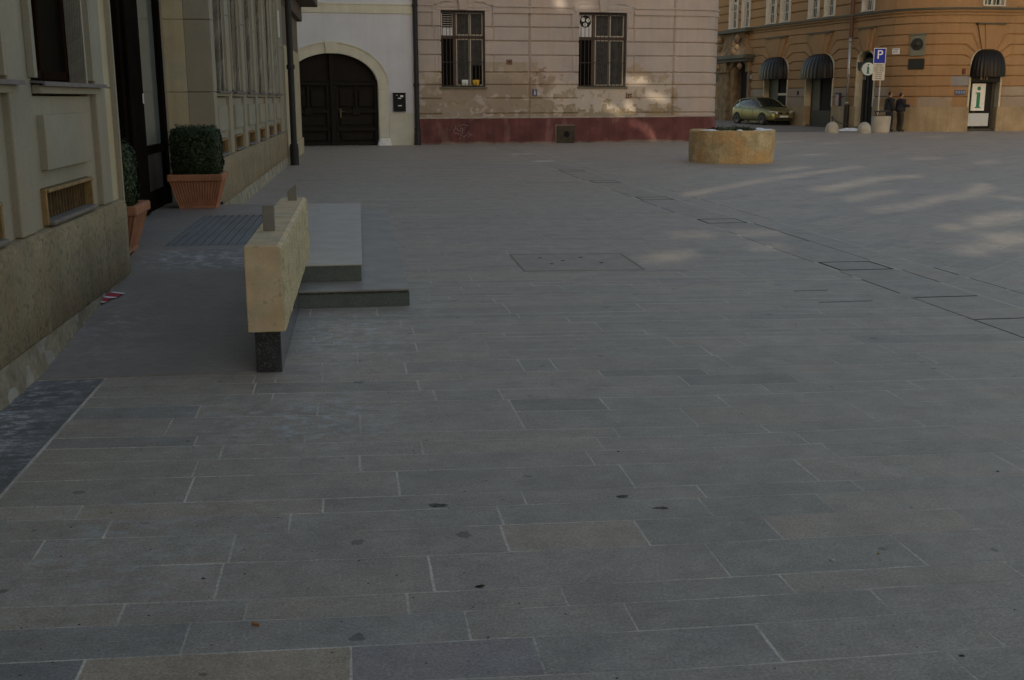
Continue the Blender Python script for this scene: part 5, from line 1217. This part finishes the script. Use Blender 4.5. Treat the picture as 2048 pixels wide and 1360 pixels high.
# front right wheel contact at fw -> car origin (centre on the ground)
orig = fw[:2] - hd_*1.30 - np.array([-.99, -.144])*.74
CA = empty('parked_car', (orig[0], orig[1], roadz(orig[1])), math.atan2(hd_[1], hd_[0]), 'olive gold hatchback parked before the arched shop windows', 'car')
st = [(-2.08, .30, .55, .80, .60), (-2.02, .24, .80, .98, .78), (-1.8, .22, .86, 1.00, .84), (-1.3, .20, .885, .98, .88), (-.6, .19, .89, .95, .885), (0, .19, .89, .92, .885), (.6, .19, .89, .92, .88), (.95, .19, .885, .93, .86), (1.3, .20, .875, .87, .80), (1.7, .20, .86, .81, .70), (1.95, .20, .82, .73, .60), (2.08, .22, .70, .64, .50), (2.13, .28, .55, .56, .50)]
def ringp(s):   # station: x, zbottom, halfwidth, zbelt, ...
    x, zb, hw_, zt_, tw_ = s
    prof = [(hw_*.80, zb), (hw_*.97, zb+.08), (hw_, zb+.22), (hw_, (zb+zt_)/2+.06), (hw_*.985, zt_-.10), (hw_*.93, zt_-.02), (hw_*.75, zt_+.025), (hw_*.4, zt_+.05), (0, zt_+.058)]
    return [(x, y, z) for y, z in prof] + [(x, -y, z) for y, z in prof[-2::-1]]
rg = [ringp(s) for s in st]; V = np.array(rg)
mb = MB(); nn = V.shape[1]
for r_ in rg: mb.v += [tuple(p) for p in r_]
for i in range(len(rg)-1):
    for k in range(nn-1): mb.f.append((i*nn+k, i*nn+k+1, (i+1)*nn+k+1, (i+1)*nn+k))
    mb.f.append((i*nn+nn-1, i*nn, (i+1)*nn, (i+1)*nn+nn-1))
mb.f.append(tuple(range(nn))); mb.f.append(tuple((len(rg)-1)*nn+k for k in range(nn-1, -1, -1)))
body = mb.build('body', MT['paint'], CA, smooth=True); ss = body.modifiers.new('sub', 'SUBSURF'); ss.levels = 1; ss.render_levels = 2
# cabin: glass dome with painted roof and pillars
cab = [(-1.95, 1.00, .66, .70), (-1.72, 1.30, .60, .74), (-1.2, 1.42, .56, .80), (-.5, 1.47, .56, .80), (.1, 1.44, .56, .80), (.55, 1.24, .62, .80), (1.05, .93, .70, .76)]
mb = MB(); L_ = []
for x, zt_, tw_, bw_ in cab:
    zb = .90; L_.append([(x, bw_, zb), (x, bw_*.985, zb+(zt_-zb)*.35), (x, tw_+.03, zt_-.05 if zt_ > 1 else zt_), (x, tw_*.8, zt_+.01), (x, 0, zt_+.02), (x, -tw_*.8, zt_+.01), (x, -tw_-.03, zt_-.05 if zt_ > 1 else zt_), (x, -bw_*.985, zb+(zt_-zb)*.35), (x, -bw_, zb)])
for r_ in L_: mb.v += r_
nn = 9
for i in range(len(L_)-1):
    for k in range(nn-1): mb.f.append((i*nn+k, i*nn+k+1, (i+1)*nn+k+1, (i+1)*nn+k))
cg = mb.build('window_glass', MT['carglass'], CA, smooth=True)
# roof skin
mb = MB(); rs_ = [r_[2:7] for r_ in L_[1:5]]
for r_ in rs_: mb.v += [(a, b*1.015, c+.012) for a, b, c in r_]
for i in range(len(rs_)-1):
    for k in range(4): mb.f.append((i*5+k, i*5+k+1, (i+1)*5+k+1, (i+1)*5+k))
o = mb.build('roof', MT['paint'], CA, smooth=True); so = o.modifiers.new('t', 'SOLIDIFY'); so.thickness = .03
mb = MB()
for s in (1, -1):
    A_ = [(1.05, .74*s, .95), (.55, .655*s, 1.235), (.1, .60*s, 1.41), (-.5, .60*s, 1.44), (-1.2, .60*s, 1.39), (-1.70, .64*s, 1.27), (-1.95, .70*s, 1.0)]; mb.tube(A_, .033, 6); mb.tube([(-.15, .80*s, .93), (-.2, .60*s, 1.42)], .03, 6); mb.tube([(-1.2, .80*s, .93), (-1.45, .61*s, 1.34)], .05, 6)
mb.build('pillar', MT['paint'], CA)
for x in (1.30, -1.33):
    for s in (1, -1):
        wl = empty('wheel', (0, 0, 0)); wl.parent = CA; wl.location = (x, s*.80, .31)
        mb = MB(); mb.lathe([(.20, -.10), (.30, -.10), (.315, -.07), (.315, .07), (.30, .10), (.20, .10)], 28); o = mb.build('tyre', MT['rubber'], wl, smooth=False); o.rotation_euler = (R(90), 0, 0)
        mb = MB(); mb.lathe([(0, .0), (.05, .02), (.2, .04), (.205, -.05)], 20); o = mb.build('rim', flat('dull_wheel', (.09, .09, .09), .5, .5), wl); o.rotation_euler = (R(90 if s < 0 else -90), 0, 0); o.location = (0, s*.06, 0)
        mb = MB(); pts = [(x+.37*math.cos(a), .31+.37*math.sin(a)) for a in np.linspace(-.2, math.pi+.2, 18)]; mb.prism(pts, s*.60, s*.893, 'y'); mb.build('wheel_arch', MT['rubber'], CA)
for s in (1, -1):
    mb = MB(); mb.hexa([(1.8, .42*s, .58), (2.155, .38*s, .57), (1.99, .74*s, .60), (1.58, .80*s, .64), (1.80, .42*s, .76), (2.10, .38*s, .71), (1.90, .77*s, .76), (1.55, .82*s, .79)]); mb.build('headlight', flat('headlamp_lens', (.42, .44, .42), .12, spec=.8), CA, bevel=.02)
    mb = MB(); mb.box(1.95, 2.165, .10*s, .34*s, .575, .66); mb.build('grille', MT['void'], CA, bevel=.01)
    mb = MB(); mb.tube([(.40, .885*s, .35), (.42, .90*s, .6), (.30, .88*s, .86)], .006, 4); mb.tube([(-.75, .885*s, .35), (-.78, .90*s, .6), (-.75, .88*s, .86)], .006, 4); mb.build('door_gap', MT['void'], CA)
    mb = MB(); mb.hexa([(.72, .86*s, .93), (.88, .86*s, .93), (.86, 1.02*s, .94), (.74, 1.02*s, .94), (.72, .86*s, 1.05), (.84, .86*s, 1.05), (.82, 1.02*s, 1.04), (.74, 1.02*s, 1.04)]); mb.build('mirror', MT['paint'], CA, bevel=.02)
mb = MB(); mb.hexa([(2.0, -.09, .54), (2.175, -.09, .54), (2.175, .09, .54), (2.0, .09, .54), (1.95, -.04, .74), (2.10, -.04, .74), (2.10, .04, .74), (1.95, .04, .74)]); mb.build('nose_badge', MT['paint'], CA, bevel=.01)
mb = MB(); mb.box(2.12, 2.185, -.26, .26, .40, .50); mb.build('licence_plate', flat('plate_white', (.5, .54, .56), .5), CA, bevel=.004)
mb = MB(); mb.box(2.0, 2.16, -.52, .52, .27, .39); mb.build('lower_grille', MT['void'], CA, bevel=.01)

# ------------------------------------------------------------------ small litter
TP = empty('barrier_tape', (-1.90, 8.36, 0), 0, 'crumpled piece of red and white barrier tape by the wall on the ramp', 'tape'); zr_ = lambda y: .006+(y-6.54)*.274/3.56
pts = [(-.05+.022*i+.008*math.sin(i*1.7), -.22+.062*i, .010+.010*(i % 2)) for i in range(8)]
for i in range(1, 6):
    a, b = pts[i], pts[i+1]; w2 = .042; za, zb_ = zr_(8.38+a[1])+a[2], zr_(8.38+b[1])+b[2]; mb = MB()
    mb.hexa([(a[0]-w2, a[1], za+.012), (a[0]+w2, a[1]+.02, za-.004), (b[0]+w2, b[1]+.02, zb_-.004), (b[0]-w2, b[1], zb_+.012), (a[0]-w2, a[1], za+.014), (a[0]+w2, a[1]+.02, za-.002), (b[0]+w2, b[1]+.02, zb_-.002), (b[0]-w2, b[1], zb_+.014)])
    mb.build('red_band' if i % 2 == 0 else 'white_band', MT['taper'] if i % 2 == 0 else MT['tapew'], TP)
def litter(nm, px, py, label, cat, m, L_, r_, rz, z=0):
    c = G(px, py, z); mb = MB(); mb.tube([(-L_/2, 0, 0), (L_/2, 0, 0)], r_, 8); o = mb.build(nm, m, None); o.location = (c[0], c[1], z+r_+.0008); o.rotation_euler = (0, 0, rz); tag(o, label, cat)
litter('cigarette_butt', 512, 1251, 'orange cigarette butt on the nearest paving', 'cigarette butt', MT['butt'], .028, .0042, -.5)
litter('cigarette_butt', 241, 733, 'orange cigarette butt at the foot of the ramp', 'cigarette butt', MT['butt'], .035, .005, .3, .012)
litter('twig', 1757, 1107, 'tiny yellowish scrap on the paving to the right', 'scrap', flat('yellow_scrap', (.3, .24, .08), .8), .018, .003, .8)
def flake(nm, px, py, lb, m, rx, ry, cat):
    c = G(px, py); o = blob(nm, (0, 0, 0), rx, ry, .003, m, None, int(px)); o.location = (c[0], c[1], .0012); tag(o, lb, cat)
drop = mat('bird_dropping', (.12, .115, .10), .9, .6, 40)
flake('bird_dropping', 876, 1011, 'dark splattered bird dropping with a pale centre on the paving', drop, .035, .022, 'dropping')
flake('bird_dropping', 1245, 993, 'long dark bird dropping, left of a pair', drop, .03, .014, 'dropping')
flake('bird_dropping', 1322, 1016, 'dark bird dropping, right of a pair', drop, .03, .013, 'dropping')
flake('moss_clump', 960, 1173, 'small dark moss clump beside a paving joint', mat('dark_moss', (.03, .03, .012), .95), .015, .012, 'moss')
flake('paper_scrap', 1664, 1120, 'small pale round gum spot on the paving', mat('pale_gum', (.5, .5, .48), .8), .012, .009, 'gum')

mb = MB(); r_ = np.random.default_rng(12)
for k in range(420):
    yy = 2.4+9*r_.random()**1.6; xx = r_.uniform(-1.45, 4.4) if k % 3 else r_.uniform(-1.4, .9)
    if -.7 < xx < .4 and yy > 6.3: continue
    s_ = r_.uniform(.002, .006)*(1 if r_.random() < .9 else 1.8); n = 6; ph = r_.uniform(0, 6); e1 = r_.uniform(.35, 1)
    rr_ = [s_*r_.uniform(.6, 1.2) for _ in range(n)]
    mb.add([(xx+rr_[i]*math.cos(ph+i*2*math.pi/n), yy+e1*rr_[i]*math.sin(ph+i*2*math.pi/n), .0006) for i in range(n)]+[(xx, yy, .0006+s_*.4)], [(i, (i+1) % n, n) for i in range(n)])
o = mb.build('grit', mat('dark_grit', (.05, .047, .04), .95, .9, 30), None); tag(o, 'specks of dark grit and crumbs scattered over the paving', 'grit', kind='stuff')

# ------------------------------------------------------------------ added wall behind the camera: blocks the sun, slots shaped to throw streaks
YB = -40.
def proj(P, Y0=YB):
    t = (P[1]-Y0)/sdir[1]; return P[0]-t*sdir[0], P[2]-t*sdir[2]
cs = .085; xs = np.arange(-38, 13, cs); zs = np.arange(0, 37, cs); nxz = (len(zs), len(xs)); holeB = np.zeros(nxz, bool)
def slot(pts, wd):  # cuts a slot in the added wall so sun lands along pts
    q = [proj(p) for p in pts]
    for (x0, z0), (x1, z1) in zip(q[:-1], q[1:]):
        n = int(max(abs(x1-x0), abs(z1-z0))/cs*3)+2
        for t in np.linspace(0, 1, n):
            cx_, cz_ = x0+(x1-x0)*t, z0+(z1-z0)*t
            i0, i1 = int((cx_-wd*.4-xs[0])/cs), int((cx_+wd*.4-xs[0])/cs)+1; j0, j1 = int((cz_-wd*.05)/cs), int((cz_+wd*.05)/cs)+1
            if i0 >= 0 and j0 >= 0: holeB[j0:max(j1, j0+1), i0:max(i1, i0+1)] = True
def gs_(pts, wd): slot([G(x, y) for x, y in pts], wd)
gs_([(1350, 467), (1415, 466)], .05); gs_([(1470, 464), (1545, 463)], .05); gs_([(1300, 515), (1375, 512)], .05); gs_([(1500, 494), (1560, 492)], .05)
gs_([(1371, 390), (1500, 365), (1657, 342), (1720, 332)], .10); gs_([(1543, 343), (1612, 334)], .08); gs_([(1642, 380), (1752, 357), (1835, 352)], .30); gs_([(1866, 399), (1945, 388), (1972, 368)], .2)
gs_([(1741, 422), (1866, 404)], .08); gs_([(1825, 319), (1877, 315)], .1); gs_([(1955, 326), (1987, 322)], .1); gs_([(2000, 394), (2048, 399)], .12); gs_([(1960, 440), (2048, 425)], .3); gs_([(1990, 475), (2048, 470)], .2)
gs_([(1890, 456), (1960, 448), (2048, 430)], .15); gs_([(1930, 503), (2048, 480)], .12); gs_([(1700, 398), (1790, 382)], .06); gs_([(1796, 269), (1832, 267)], .08); gs_([(1849, 274), (1892, 272)], .1); gs_([(1943, 285), (1992, 283)], .1); gs_([(1640, 288), (1683, 285)], .1); gs_([(1553, 284), (1610, 281)], .1); gs_([(1600, 310), (1650, 308)], .1)
def fs_(pts, wd):
    slot([onpl(x, y, A0, A1_) for x, y in pts], wd)
fs_([(1118, 2), (1122, 12)], .25); fs_([(1158, 12), (1176, 12)], .15); fs_([(1250, 162), (1290, 160)], .2); fs_([(1256, 205), (1262, 226)], .15); fs_([(1268, 246), (1290, 256), (1308, 277)], .12); fs_([(1300, 190), (1330, 200)], .15); fs_([(1215, 215), (1240, 226)], .15)
pp = CO.P((PT[0]+PT[1])/2, 0, .5)
slot([(pp[0]+25, pp[1]+51, 4.6), (pp[0]+25.3, pp[1]+51, 3.6)], .2); slot([(pp[0]+24.2, pp[1]+51, 4.6), (pp[0]+24.2, pp[1]+51, 4.0)], .12)
Xb, Zb = np.meshgrid(xs, zs); V = np.stack([Xb, np.full_like(Xb, YB), Zb], -1)
BB = empty('sun_mask_wall', (0, 0, 0), 0, 'added sun-blocking wall behind the viewer, slotted to shape the sun streaks', 'building')
grid_mesh('wall', V, holeB[:-1, :-1], None, MT['sun_mask'], BB)
print('slabs', len(slabs))
